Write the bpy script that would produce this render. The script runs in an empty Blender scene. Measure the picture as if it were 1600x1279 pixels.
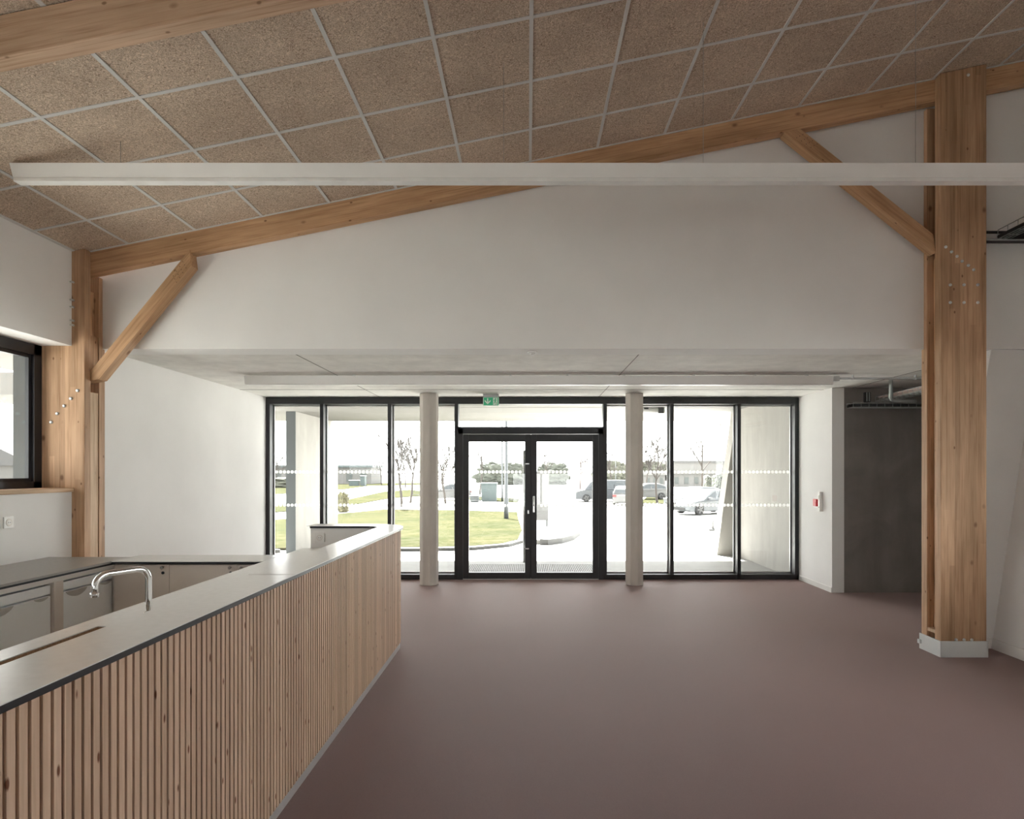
import bpy, bmesh, math, random
from mathutils import Vector, Matrix
from mathutils.geometry import tessellate_polygon
random.seed(7)
C = bpy.context.scene
COL = C.collection

# ------------------------------------------------------------------ camera, light, exposure
F, CX, HY, EYE = 956.0, 825.0, 737.0, 1.6          # focal length in px, vanishing point, eye height
cam = bpy.data.cameras.new('camera'); camo = bpy.data.objects.new('camera', cam); COL.objects.link(camo)
camo.location = (0, 0, EYE); camo.rotation_euler = (math.pi/2, 0, 0)
cam.sensor_fit = 'HORIZONTAL'; cam.sensor_width = 36.0; cam.lens = F/1600*36
cam.shift_x = -(CX-800)/1600; cam.shift_y = (HY-639.5)/1600
cam.clip_start = 0.05; cam.clip_end = 1000
C.camera = camo

world = bpy.data.worlds.new('sky'); C.world = world; world.use_nodes = True
bg = world.node_tree.nodes['Background']
bg.inputs['Color'].default_value = (1.0, 1.0, 1.0, 1); bg.inputs['Strength'].default_value = 9.0

sun = bpy.data.lights.new('sun', 'SUN'); sun.energy = 110.0; sun.angle = 0.02; sun.color = (1, .98, .945)
suno = bpy.data.objects.new('sun', sun); COL.objects.link(suno)
suno.rotation_euler = Vector((0.27, -0.95, -0.86)).to_track_quat('-Z', 'Y').to_euler()

C.view_settings.view_transform = 'Standard'; C.view_settings.look = 'None'
C.view_settings.exposure = 0.0; C.view_settings.gamma = 1.0; C.view_settings.use_curve_mapping = False
C.cycles.max_bounces = 14; C.cycles.diffuse_bounces = 8; C.cycles.transparent_max_bounces = 24
C.cycles.sample_clamp_indirect = 8.0

# ------------------------------------------------------------------ helpers
def px(x, y, Y):                     # a point seen at image pixel (x, y) standing at depth Y
    return Vector(((x-CX)*Y/F, Y, EYE+(HY-y)*Y/F))
def gz(Y):                           # ground falls gently from the porch to the car park
    return 0.0 if Y < 12 else (-0.95*(Y-12)/22 if Y < 34 else -0.95)
def G(x, y):                         # ground point seen at image pixel (x, y)
    lo, hi = 9.0, 400.0
    for _ in range(60):
        m = (lo+hi)/2
        if HY + F*(EYE-gz(m))/m > y: lo = m
        else: hi = m
    return Vector(((x-CX)*lo/F, lo, gz(lo)))
def ceil_z(X): return 4.32 + 0.2045*X
SL = math.atan(0.2045)

def tag(o, label=None, cat=None, group=None, kind=None):
    if label: o['label'] = label
    if cat: o['category'] = cat
    if group: o['group'] = group
    if kind: o['kind'] = kind
    return o
def thing(name, label, cat, loc=(0, 0, 0), rz=0, group=None, kind=None):
    o = bpy.data.objects.new(name, None); COL.objects.link(o); o.empty_display_size = .1
    o.location = loc; o.rotation_euler = (0, 0, rz)
    return tag(o, label, cat, group, kind)

class MB:
    def __init__(s): s.v = []; s.f = []; s.sm = []
    def add(s, vs, fs, smooth=False):
        n = len(s.v); s.v += [tuple(v) for v in vs]
        s.f += [tuple(i+n for i in f) for f in fs]; s.sm += [smooth]*len(fs); return s
    def box(s, x0, x1, y0, y1, z0, z1):
        x0, x1 = min(x0, x1), max(x0, x1); y0, y1 = min(y0, y1), max(y0, y1); z0, z1 = min(z0, z1), max(z0, z1)
        v = [(x0,y0,z0),(x1,y0,z0),(x1,y1,z0),(x0,y1,z0),(x0,y0,z1),(x1,y0,z1),(x1,y1,z1),(x0,y1,z1)]
        return s.add(v, [(0,3,2,1),(4,5,6,7),(0,1,5,4),(1,2,6,5),(2,3,7,6),(3,0,4,7)])
    def obox(s, c, u, w, h, hu, hw, hh):                 # oriented box: centre, unit axes, half sizes
        c, u, w, h = Vector(c), Vector(u).normalized(), Vector(w).normalized(), Vector(h).normalized()
        v = [c+u*a*hu+w*b*hw+h*d*hh for d in (-1,1) for (a,b) in ((-1,-1),(1,-1),(1,1),(-1,1))]
        return s.add(v, [(0,3,2,1),(4,5,6,7),(0,1,5,4),(1,2,6,5),(2,3,7,6),(3,0,4,7)])
    def prism(s, poly, axis, a, b):                      # polygon extruded along an axis
        def P(p, t): return {'x': (t,p[0],p[1]), 'y': (p[0],t,p[1]), 'z': (p[0],p[1],t)}[axis]
        n = len(poly); v = [P(p,a) for p in poly]+[P(p,b) for p in poly]
        f = [tuple(range(n-1,-1,-1)), tuple(range(n,2*n))]
        f += [(i,(i+1)%n,(i+1)%n+n,i+n) for i in range(n)]
        return s.add(v, f)
    def tube(s, pts, r, n=10, cap=True):
        pts = [Vector(p) for p in pts]; rs = r if isinstance(r, (list, tuple)) else [r]*len(pts)
        t0 = (pts[1]-pts[0]).normalized()
        up = Vector((0,0,1)) if abs(t0.z) < .9 else Vector((1,0,0))
        a = t0.cross(up).normalized(); vs = []
        for i, p in enumerate(pts):
            t = (pts[min(i+1,len(pts)-1)]-pts[max(i-1,0)]).normalized()
            a = (a - t*a.dot(t)).normalized(); b = t.cross(a)
            vs += [p+(a*math.cos(k*2*math.pi/n)+b*math.sin(k*2*math.pi/n))*rs[i] for k in range(n)]
        fs = [(i*n+k, i*n+(k+1)%n, (i+1)*n+(k+1)%n, (i+1)*n+k) for i in range(len(pts)-1) for k in range(n)]
        m = len(s.f); s.add(vs, fs, True)
        if cap:
            L = (len(pts)-1)*n; base = len(s.v)-len(vs)
            s.f += [tuple(base+k for k in range(n-1,-1,-1)), tuple(base+L+k for k in range(n))]; s.sm += [False]*2
        return s
    def disc(s, c, nrm, r, th, n=16):                    # short round puck
        c = Vector(c); nn = Vector(nrm).normalized()
        return s.tube([c, c+nn*th], r, n)
    def build(s, name, mat, parent=None, bevel=0, recalc=True):
        me = bpy.data.meshes.new(name); me.from_pydata(s.v, [], s.f); me.update()
        bm = bmesh.new(); bm.from_mesh(me)
        for f, q in zip(bm.faces, s.sm): f.smooth = q
        if recalc: bmesh.ops.recalc_face_normals(bm, faces=bm.faces)
        bm.to_mesh(me); bm.free()
        me.materials.append(mat)
        o = bpy.data.objects.new(name, me); COL.objects.link(o)
        if parent is not None: o.parent = parent
        if bevel:
            m = o.modifiers.new('bevel', 'BEVEL'); m.width = bevel; m.segments = 2; m.limit_method = 'ANGLE'
            m.angle_limit = math.radians(40)
        return o
def box(name, mat, x0, x1, y0, y1, z0, z1, parent=None, bevel=0):
    return MB().box(x0,x1,y0,y1,z0,z1).build(name, mat, parent, bevel)
def struct(o): o['kind'] = 'structure'; return o

# ------------------------------------------------------------------ materials
def lin(r, g, b):
    f = lambda c: (c/255/12.92) if c <= 10 else ((c/255+.055)/1.055)**2.4
    return (f(r), f(g), f(b), 1)
class NT:
    def __init__(s, name):
        s.m = bpy.data.materials.new(name); s.m.use_nodes = True; s.t = s.m.node_tree
        s.n = s.t.nodes; s.l = s.t.links; s.b = s.n['Principled BSDF']; s.out = s.n['Material Output']
    def node(s, typ, **kw):
        o = s.n.new(typ)
        for k, v in kw.items():
            if hasattr(o, k): setattr(o, k, v)
        return o
    def link(s, a, b): s.l.new(a, b)
    def coords(s, scale=(1,1,1), kind='Object', rot=(0,0,0)):
        tc = s.node('ShaderNodeTexCoord'); mp = s.node('ShaderNodeMapping')
        mp.inputs['Scale'].default_value = scale; mp.inputs['Rotation'].default_value = rot
        s.link(tc.outputs[kind], mp.inputs['Vector']); return mp.outputs['Vector']
    def noise(s, vec, scale, detail=3, rough=.5, dist=0):
        o = s.node('ShaderNodeTexNoise'); o.inputs['Scale'].default_value = scale
        o.inputs['Detail'].default_value = detail; o.inputs['Roughness'].default_value = rough
        o.inputs['Distortion'].default_value = dist; s.link(vec, o.inputs['Vector']); return o.outputs['Fac']
    def ramp(s, fac, stops):
        o = s.node('ShaderNodeValToRGB'); e = o.color_ramp.elements
        e[0].position, e[0].color = stops[0]; e[1].position, e[1].color = stops[-1]
        for p, c in stops[1:-1]:
            q = e.new(p); q.color = c
        s.link(fac, o.inputs['Fac']); return o.outputs['Color']
    def mix(s, a, b, fac, mode='MIX'):
        o = s.node('ShaderNodeMix'); o.data_type = 'RGBA'; o.blend_type = mode
        for val, idx in ((a, 6), (b, 7)):
            if hasattr(val, 'links'): s.link(val, o.inputs[idx])
            else: o.inputs[idx].default_value = val
        if hasattr(fac, 'links'): s.link(fac, o.inputs[0])
        else: o.inputs[0].default_value = fac
        return o.outputs[2]
    def bump(s, h, strength, dist=.01):
        o = s.node('ShaderNodeBump'); o.inputs['Strength'].default_value = strength; o.inputs['Distance'].default_value = dist
        s.link(h, o.inputs['Height']); s.link(o.outputs['Normal'], s.b.inputs['Normal'])
    def base(s, c):
        if hasattr(c, 'links'): s.link(c, s.b.inputs['Base Color'])
        else: s.b.inputs['Base Color'].default_value = c
    def set(s, **kw):
        for k, v in kw.items(): s.b.inputs[k.replace('_', ' ')].default_value = v
        return s

def mix4(c, k): return (c[0]*k, c[1]*k, c[2]*k, 1)
def plain(name, c, rough=.5, metal=0, var=.06, nscale=6, bump=0, spec=.5):
    t = NT(name); v = t.coords()
    f = t.noise(v, nscale, 4)
    t.base(t.ramp(f, [(.3, mix4(c, 1-var)), (.7, mix4(c, 1+var))]))
    t.set(Roughness=rough, Metallic=metal); t.b.inputs['Specular IOR Level'].default_value = spec
    if bump: t.bump(t.noise(v, nscale*20, 3), bump, .003)
    return t.m
def wood(name, c0, c1, knot, lam=None, rough=.55, lamaxis=0):
    """grain along local Z, knots, optional glued laminations across an axis"""
    t = NT(name); v = t.coords((1,1,.06)); w = t.coords((1,1,1))
    g = t.noise(v, 26, 5, .6, 1.2)
    col = t.ramp(g, [(.25, c0), (.75, c1)])
    big = t.noise(t.coords((1,1,.25)), 5, 3)
    col = t.mix(col, t.ramp(big, [(.35, (.80,.76,.70,1)), (.65, (1.12,1.08,1.05,1))]), 1.0, 'MULTIPLY')
    if lam:
        sx = t.node('ShaderNodeSeparateXYZ'); t.link(w, sx.inputs[0])
        md = t.node('ShaderNodeMath'); md.operation = 'DIVIDE'; md.inputs[1].default_value = lam
        t.link(sx.outputs[lamaxis], md.inputs[0])
        fl = t.node('ShaderNodeMath'); fl.operation = 'FLOOR'; t.link(md.outputs[0], fl.inputs[0])
        zz = t.node('ShaderNodeMath'); zz.operation = 'MULTIPLY_ADD'; zz.inputs[1].default_value = .45
        wn0 = t.node('ShaderNodeTexWhiteNoise'); wn0.noise_dimensions = '1D'; t.link(fl.outputs[0], wn0.inputs['W'])
        t.link(sx.outputs[2], zz.inputs[0]); t.link(wn0.outputs['Value'], zz.inputs[2])
        zf = t.node('ShaderNodeMath'); zf.operation = 'FLOOR'; t.link(zz.outputs[0], zf.inputs[0])
        cb = t.node('ShaderNodeCombineXYZ'); t.link(fl.outputs[0], cb.inputs[0]); t.link(zf.outputs[0], cb.inputs[1])
        wn = t.node('ShaderNodeTexWhiteNoise'); t.link(cb.outputs[0], wn.inputs['Vector'])
        col = t.mix(col, t.ramp(wn.outputs['Value'], [(0, (.84,.80,.76,1)), (1, (1.1,1.07,1.05,1))]), 1.0, 'MULTIPLY')
    st_ = t.noise(t.coords((1,1,.02)), 60, 3, .7)
    col = t.mix(col, t.ramp(st_, [(.34, (.72,.66,.60,1)), (.5, (1,1,1,1))]), 1.0, 'MULTIPLY')
    for sc_, lo_, hi_, off_ in ((8.0, .05, .095, 0), (5.0, .05, .13, 3.3)):
        vo = t.node('ShaderNodeTexVoronoi'); vo.inputs['Scale'].default_value = sc_
        mp_ = t.node('ShaderNodeMapping'); mp_.inputs['Location'].default_value = (off_,off_,off_)
        t.link(t.coords((1.2,1.2,.75)), mp_.inputs['Vector']); t.link(mp_.outputs['Vector'], vo.inputs['Vector'])
        col = t.mix(col, knot, t.ramp(vo.outputs['Distance'], [(lo_, (.8,.8,.8,1)), (hi_, (0,0,0,1))]))
    t.base(col); t.set(Roughness=rough); t.b.inputs['Specular IOR Level'].default_value = .25
    t.bump(g, .12, .002)
    return t.m

M = {}
M['wall'] = plain('white_wall_paint', (.81,.803,.79,1), .85, var=.025, nscale=2, spec=.2)
M['white'] = plain('white_lacquer', (.82,.81,.79,1), .35, var=.02)
M['fridge'] = plain('fridge_white', (.90,.93,.95,1), .3, var=.015)
M['panel'] = plain('pale_laminate', (.74,.70,.66,1), .45, var=.03)
M['carcass'] = plain('beige_laminate', (.72,.65,.60,1), .5, var=.03)
M['black'] = plain('anthracite_frame', (.014,.015,.018,1), .38, var=.1)
M['edge'] = plain('black_laminate_edge', (.012,.013,.018,1), .4, var=.1)
M['top'] = plain('pale_grey_worktop', (.80,.80,.79,1), .24, var=.03, nscale=30)
M['greytop'] = plain('grey_worktop', (.36,.35,.335,1), .35, var=.06, nscale=40)
M['bounce'] = plain('pale_bounce_floor', (.62,.61,.59,1), .4, var=.03)  # pale tone picked to throw light back up in the kitchen
M['steel'] = plain('brushed_steel', (.62,.62,.61,1), .25, 1, var=.05)
M['zinc'] = plain('zinc_bolt', (.72,.74,.74,1), .3, .8)
M['kick'] = plain('aluminium_kick_plate', (.62,.62,.62,1), .3, .5)
t = NT('chrome'); t.base((.86,.87,.88,1)); t.set(Metallic=1.0, Roughness=.06); M['chrome'] = t.m
M['alu'] = plain('alu_grey', (.55,.56,.56,1), .35, .6)
M['shoe'] = plain('white_steel_shoe', (.66,.68,.68,1), .4, var=.03)
M['red'] = plain('red_plastic', (.55,.02,.03,1), .4)
M['raw'] = plain('raw_chipboard', (.33,.20,.11,1), .8, var=.3, nscale=120)
M['darkgap'] = plain('dark_brown_backing', (.045,.022,.014,1), .8, var=.1)
M['trayblk'] = plain('black_cable_bundle', (.008,.008,.009,1), .5)
M['traywire'] = plain('galvanised_wire', (.42,.45,.44,1), .4, .7)
M['cable'] = plain('pale_cable', (.6,.45,.42,1), .5)
M['post'] = wood('glulam_spruce', (.44,.285,.18,1), (.58,.41,.275,1), (.15,.065,.03,1), lam=.045)
M['beam'] = wood('spruce_beam', (.48,.29,.165,1), (.64,.43,.265,1), (.16,.07,.03,1))
M['beam2'] = wood('pale_spruce_beam', (.50,.36,.26,1), (.66,.51,.39,1), (.20,.11,.06,1), lam=.05, lamaxis=1)
M['sill'] = wood('pine_sill', (.55,.40,.27,1), (.68,.53,.38,1), (.25,.14,.08,1))
M['slat'] = None
def slatmat():
    t = NT('larch_slats'); w = t.coords()
    g = t.noise(t.coords((1,1,.05)), 60, 4, .6, .8)
    col = t.ramp(g, [(.25, (.56,.40,.29,1)), (.75, (.70,.53,.41,1))])
    sx = t.node('ShaderNodeSeparateXYZ'); t.link(w, sx.inputs[0])
    ad = t.node('ShaderNodeMath'); ad.operation = 'SUBTRACT'; t.link(sx.outputs[1], ad.inputs[0]); t.link(sx.outputs[0], ad.inputs[1])
    md = t.node('ShaderNodeMath'); md.operation = 'DIVIDE'; md.inputs[1].default_value = .034; t.link(ad.outputs[0], md.inputs[0])
    fl = t.node('ShaderNodeMath'); fl.operation = 'FLOOR'; t.link(md.outputs[0], fl.inputs[0])
    wn = t.node('ShaderNodeTexWhiteNoise'); wn.noise_dimensions = '1D'; t.link(fl.outputs[0], wn.inputs['W'])
    col = t.mix(col, t.ramp(wn.outputs['Value'], [(0, (.82,.78,.75,1)), (1, (1.1,1.08,1.05,1))]), 1, 'MULTIPLY')
    vo = t.node('ShaderNodeTexVoronoi'); vo.inputs['Scale'].default_value = 9; t.link(t.coords((2.2,2.2,.8)), vo.inputs['Vector'])
    k = t.ramp(vo.outputs['Distance'], [(.07, (1,1,1,1)), (.13, (0,0,0,1))])
    col = t.mix(col, (.16,.06,.03,1), k)
    t.base(col); t.set(Roughness=.6); t.b.inputs['Specular IOR Level'].default_value = .25
    return t.m
M['slat'] = slatmat()
def concrete(name, c, var=.12, rough=.75, spec=.3):
    t = NT(name); v = t.coords()
    a = t.noise(v, 1.6, 6, .6, .6); b = t.noise(t.coords((1,1,.15)), 5, 4, .6)
    col = t.ramp(a, [(.3, mix4(c,1-var)), (.7, mix4(c,1+var))])
    col = t.mix(col, t.ramp(b, [(.3, (.9,.9,.9,1)), (.7, (1.07,1.07,1.07,1))]), 1, 'MULTIPLY')
    vo = t.node('ShaderNodeTexVoronoi'); vo.inputs['Scale'].default_value = 9; t.link(v, vo.inputs['Vector'])
    col = t.mix(col, mix4(c,.55), t.ramp(vo.outputs['Distance'], [(.015, (1,1,1,1)), (.035, (0,0,0,1))]))
    t.base(col); t.set(Roughness=rough); t.b.inputs['Specular IOR Level'].default_value = spec
    t.bump(t.noise(v, 40, 4), .08, .004); return t.m
M['conc'] = concrete('cast_concrete_soffit', (.76,.745,.71,1), .08)
M['concdark'] = concrete('grey_concrete_wall', (.225,.205,.19,1), .16)
M['conccol'] = concrete('concrete_column', (.62,.58,.53,1), .06)
M['concext'] = concrete('pale_exterior_concrete', (.30,.287,.265,1), .08)
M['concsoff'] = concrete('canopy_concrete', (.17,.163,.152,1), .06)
M['concpier'] = concrete('grey_concrete_and_shade', (.075,.082,.083,1), .06)  # fin grey; the pier front borrows it as shade
def carpet():
    t = NT('mauve_carpet'); v = t.coords()
    a = t.noise(t.coords((1,4,1)), 130, 3, .7); b = t.noise(v, .7, 3)
    col = t.ramp(a, [(.3, (.114,.060,.058,1)), (.7, (.192,.112,.106,1))])
    col = t.mix(col, t.ramp(b, [(.3, (.92,.92,.92,1)), (.7, (1.06,1.05,1.05,1))]), 1, 'MULTIPLY')
    t.base(col); t.set(Roughness=.66); t.b.inputs['Specular IOR Level'].default_value = .38
    t.b.inputs['Sheen Weight'].default_value = .45; t.b.inputs['Sheen Roughness'].default_value = .4
    t.b.inputs['Sheen Tint'].default_value = (.85,.68,.64,1)
    t.bump(a, .5, .004); return t.m
M['carpet'] = carpet()
def woodwool():
    t = NT('wood_wool_tiles'); v = t.coords()
    a = t.noise(v, 36, 4, .62, 3.6); b = t.noise(v, 2.2, 3); c = t.noise(v, 120, 2, .6, 1.5)
    col = t.ramp(a, [(.28, (.20,.14,.10,1)), (.43, (.50,.395,.31,1)), (.64, (.82,.69,.575,1))])
    col = t.mix(col, t.ramp(c, [(.3, (.78,.78,.78,1)), (.7, (1.15,1.14,1.12,1))]), 1, 'MULTIPLY')
    col = t.mix(col, t.ramp(b, [(.3, (.88,.87,.86,1)), (.7, (1.08,1.08,1.07,1))]), 1, 'MULTIPLY')
    t.base(col); t.set(Roughness=.95); t.b.inputs['Specular IOR Level'].default_value = .1
    t.bump(a, .8, .006); return t.m
M['woodwool'] = woodwool()
M['tbar'] = plain('grey_ceiling_bar', (.66,.66,.65,1), .5, var=.02)
def glassmat(name, tint=(.97,.98,.97,1), r0=.05):
    t = NT(name); t.n.remove(t.b)
    tr = t.node('ShaderNodeBsdfTransparent'); tr.inputs['Color'].default_value = tint
    gl = t.node('ShaderNodeBsdfGlossy'); gl.inputs['Roughness'].default_value = .01
    lw = t.node('ShaderNodeLayerWeight'); pw = t.node('ShaderNodeMath'); pw.operation = 'POWER'; pw.inputs[1].default_value = 5
    t.link(lw.outputs['Facing'], pw.inputs[0])
    ma = t.node('ShaderNodeMath'); ma.operation = 'MULTIPLY_ADD'; ma.inputs[1].default_value = .9; ma.inputs[2].default_value = .035
    t.link(pw.outputs[0], ma.inputs[0])
    mx = t.node('ShaderNodeMixShader'); t.link(ma.outputs[0], mx.inputs[0]); t.link(tr.outputs[0], mx.inputs[1]); t.link(gl.outputs[0], mx.inputs[2])
    t.link(mx.outputs[0], t.out.inputs['Surface']); return t.m
M['glass'] = glassmat('clear_glass')
M['glass2'] = glassmat('dimmed_glass', (.78,.79,.78,1))  # tint added to dim the daylight from the left windows
t = NT('white_vinyl_dot'); df = t.node('ShaderNodeBsdfDiffuse'); tl_ = t.node('ShaderNodeBsdfTranslucent')
df.inputs['Color'].default_value = (.85,.85,.84,1); tl_.inputs['Color'].default_value = (.75,.75,.74,1)
mx = t.node('ShaderNodeMixShader'); mx.inputs[0].default_value = .55; t.link(df.outputs[0], mx.inputs[1]); t.link(tl_.outputs[0], mx.inputs[2])
t.link(mx.outputs[0], t.out.inputs['Surface']); M['dot'] = t.m
M['signgreen'] = plain('sign_green', (.03,.36,.17,1), .4)
for nm_, c_ in (('signgreen',(.04,.36,.18,1)),):
    b_ = M[nm_].node_tree.nodes['Principled BSDF']; b_.inputs['Emission Color'].default_value = c_; b_.inputs['Emission Strength'].default_value = .35   # lit escape sign
M['signwhite'] = plain('sign_white', (.85,.90,.85,1), .4)
M['diff'] = plain('opal_diffuser', (.86,.86,.84,1), .3)
# exterior
M['paving'] = plain('pale_asphalt', (.34,.338,.325,1), .8, var=.06, nscale=.8)
M['paving'].node_tree.nodes['Principled BSDF'].inputs['IOR'].default_value = 1.0
M['path'] = plain('pale_path', (.24,.235,.225,1), .8, var=.05, nscale=1.5)
M['path'].node_tree.nodes['Principled BSDF'].inputs['IOR'].default_value = 1.0
M['porch'] = plain('porch_slab', (.36,.36,.35,1), .75, var=.06, nscale=4)
M['kerb'] = plain('concrete_kerb', (.06,.06,.059,1), .8, var=.06)
def grassmat():
    t = NT('lawn'); v = t.coords(); a = t.noise(v, 3.5, 6, .75); b = t.noise(v, .45, 4)
    col = t.ramp(a, [(.32, (.017,.020,.009,1)), (.5, (.029,.030,.0175,1)), (.66, (.040,.037,.026,1))])
    col = t.mix(col, t.ramp(b, [(.35, (.85,.9,.85,1)), (.65, (1.15,1.1,1.05,1))]), 1, 'MULTIPLY')
    t.base(col); t.set(Roughness=1.0, IOR=1.0); return t.m
M['grass'] = grassmat()
M['bark'] = plain('grey_brown_bark', (.034,.029,.025,1), .9, var=.2, nscale=20)
M['barkred'] = plain('reddish_bark', (.048,.032,.027,1), .9, var=.2, nscale=20)
M['hedge'] = plain('grey_green_foliage', (.055,.060,.049,1), .9, var=.35, nscale=1.6)
M['hedge2'] = plain('olive_foliage', (.062,.064,.048,1), .9, var=.35, nscale=1.6)
M['shrub'] = plain('yellowish_foliage', (.085,.080,.045,1), .9, var=.5, nscale=6)
M['teal'] = plain('blue_grey_cladding', (.045,.060,.060,1), .6, var=.08)
M['pale'] = plain('pale_render', (.105,.103,.098,1), .8, var=.05)
M['bgdark'] = plain('grey_green_panel', (.055,.062,.059,1), .7, var=.06)
M['silver'] = plain('silver_car_paint', (.060,.066,.070,1), .3, 0, var=.02)
M['carwhite'] = plain('white_car_paint', (.09,.09,.089,1), .25, 0, var=.02)
M['cargrey'] = plain('dark_grey_car_paint', (.027,.031,.036,1), .3, 0, var=.03)
M['carglass'] = plain('car_glass', (.016,.022,.025,1), .25)
M['tyre'] = plain('tyre_rubber', (.014,.014,.014,1), .8)
M['rim'] = plain('alloy_rim', (.07,.07,.07,1), .3, 0)
M['tail'] = plain('tail_light', (.09,.012,.012,1), .3)
M['galv'] = plain('galvanised_pole', (.04,.045,.047,1), .5, 0)
M['metalgrate'] = plain('steel_grating', (.30,.30,.29,1), .5, 0)
M['rooftile'] = plain('pale_roof', (.065,.065,.065,1), .8, var=.05)

# ------------------------------------------------------------------ the room
CZ = 2.71                                       # underside of the low entrance ceiling
YB = -5.0                                       # back of the hall
XW = -3.945                                     # left wall face
def lean(z): return 4.21 + 0.155*z              # right wall leans outwards
struct(MB().box(-4.3, 9.0, YB-.2, 9.2, -.12, 0).build('floor', M['carpet']))

struct(MB().box(XW, -1.45, .3, 5.7, 0, .003).build('floor_kitchen_bounce', M['bounce']))  # unseen pale floor added to bounce light onto the fridges
# sloping ceiling of wood-wool tiles with its grid of bars
c = MB()
c.add([(-4.1,YB,ceil_z(-4.1)), (6.2,YB,ceil_z(6.2)), (6.2,5.375,ceil_z(6.2)), (-4.1,5.375,ceil_z(-4.1)),
       (-4.1,YB,ceil_z(-4.1)+.06), (6.2,YB,ceil_z(6.2)+.06), (6.2,5.375,ceil_z(6.2)+.06), (-4.1,5.375,ceil_z(-4.1)+.06)],
      [(0,1,2,3),(7,6,5,4),(0,4,5,1),(1,5,6,2),(2,6,7,3),(3,7,4,0)])
ceil = struct(c.build('ceiling', M['woodwool']))
g = MB(); ux = Vector((math.cos(SL),0,math.sin(SL))); uz = Vector((-math.sin(SL),0,math.cos(SL))); uy = Vector((0,1,0))
k = -6
while True:
    X = .02 + .5878*k
    if X > 6.0: break
    k += 1
    g.obox((X, (YB+5.375)/2, ceil_z(X)-.001), ux, uy, uz, .012, (5.375-YB)/2, .004)
Y = 4.862
while Y > YB:
    g.obox((1.05, Y, ceil_z(1.05)-.0012), ux, uy, uz, 5.2, .012, .004); Y -= .6
g.obox((1.05, 5.366, ceil_z(1.05)-.001), ux, uy, uz, 5.2, .009, .005)
g.obox((XW+.012, (YB+5.3)/2, ceil_z(XW)-.001), ux, uy, uz, .012, (5.3-YB)/2, .005)
g.build('ceiling_grid', M['tbar'], ceil)

# left wall with the window openings: window_2 is the one seen, another is added further back for light
WH, WS = 2.69, 1.445
w = MB()
w.box(-4.3, XW, YB-.2, 5.29, -.1, WS)                       # below the sill
w.prism([(-4.3,WH),(XW,WH),(XW,ceil_z(XW)+.1),(-4.3,ceil_z(XW)+.1)], 'y', YB-.2, 5.29)
w.box(-4.3, XW, YB-.2, -4.2, WS, WH)
w.box(-4.3, XW, -.2, .5, WS, WH)
struct(w.build('wall_left', M['wall']))
def left_window(name, y0, y1):
    W = struct(thing(name, 'black framed window in the left wall', 'window', (0,0,0)))
    f = MB(); fw = .08; X0, X1 = -4.27, -4.2
    f.box(X0,X1,y0,y1,WH-.012-fw,WH-.005); f.box(X0,X1,y0,y1,WS+.012,WS+.012+fw*.75)
    f.box(X0,X1,y0,y0+fw,WS+.012,WH-.005); f.box(X0,X1,y1-fw,y1,WS+.012,WH-.005)
    s = .03; X0b, X1b = -4.255, -4.225                       # inner sash step
    f.box(X0b,X1b,y0+fw,y1-fw,WH-.012-fw-s,WH-.012-fw); f.box(X0b,X1b,y0+fw,y1-fw,WS+.072,WS+.072+s)
    f.box(X0b,X1b,y0+fw,y0+fw+s,WS+.1,WH-.12); f.box(X0b,X1b,y1-fw-s,y1-fw,WS+.1,WH-.12)
    f.build('window_frame', M['black'], W)
    box('glass_pane', M['glass2'], -4.244,-4.238, y0+fw,y1-fw, WS+.08,WH-.1, W)
    sl = MB().box(-.17, .225, -.0, y1-y0, -.028, .006)
    return W
left_window('window_2', .5, 5.285)
left_window('added_window_left', -4.2, -.2)  # unseen window added to bring in more daylight
def sill(name, y0, y1):
    # grain runs along local Z, so the board is modelled upright and laid down
    L = y1-y0
    o = MB().box(-.035, 0, -.20, .09, 0, L).build(name, M['sill'], None, .004)
    o.rotation_euler = (math.radians(-90), 0, math.radians(0))
    o.matrix_world = Matrix(((0,1,0,-4.02+.01),(0,0,1,y0),(1,0,0,WS+.018),(0,0,0,1)))
    return struct(o)
sill('trim_1', .5, 5.285)

# gable wall over the entrance, solid above the low ceiling
WF = 5.52
struct(MB().prism([(-4.3,CZ),(6.2,CZ),(6.2,ceil_z(6.2)+.2),(-4.3,ceil_z(-4.3)+.2)], 'y', WF, 5.79).build('wall_front', M['wall']))
cc = MB().box(-4.3, 9.0, 5.808, 9.32, CZ+.004, CZ+.3)
cv = struct(cc.build('ceiling_entrance', M['conc']))
jt = MB()                                                   # shutter joints in the concrete
for X in (-2.2, 1.05, 4.3): jt.box(X-.004, X+.004, 5.8, 9.1, CZ+.001, CZ+.006)
jt.box(-3.9, 4.0, 8.28, 8.288, CZ+.001, CZ+.006)
jt.build('shutter_joint', M['concdark'], cv)
struct(MB().box(-4.3, -3.9, 5.56, 9.32, -.1, CZ+.004).build('wall_alcove', M['wall']))
wr = struct(MB().box(4.03, 4.19, 8.11, 9.32, -.1, CZ+.004).build('wall_vestibule', M['wall']))
struct(MB().box(4.19, 9.0, 8.115, 8.4, -.1, CZ+.004).build('wall_concrete', M['concdark']))
struct(MB().box(8.8, 9.0, 5.9, 8.115, -.1, CZ+.004).build('wall_corridor', M['wall']))
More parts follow.
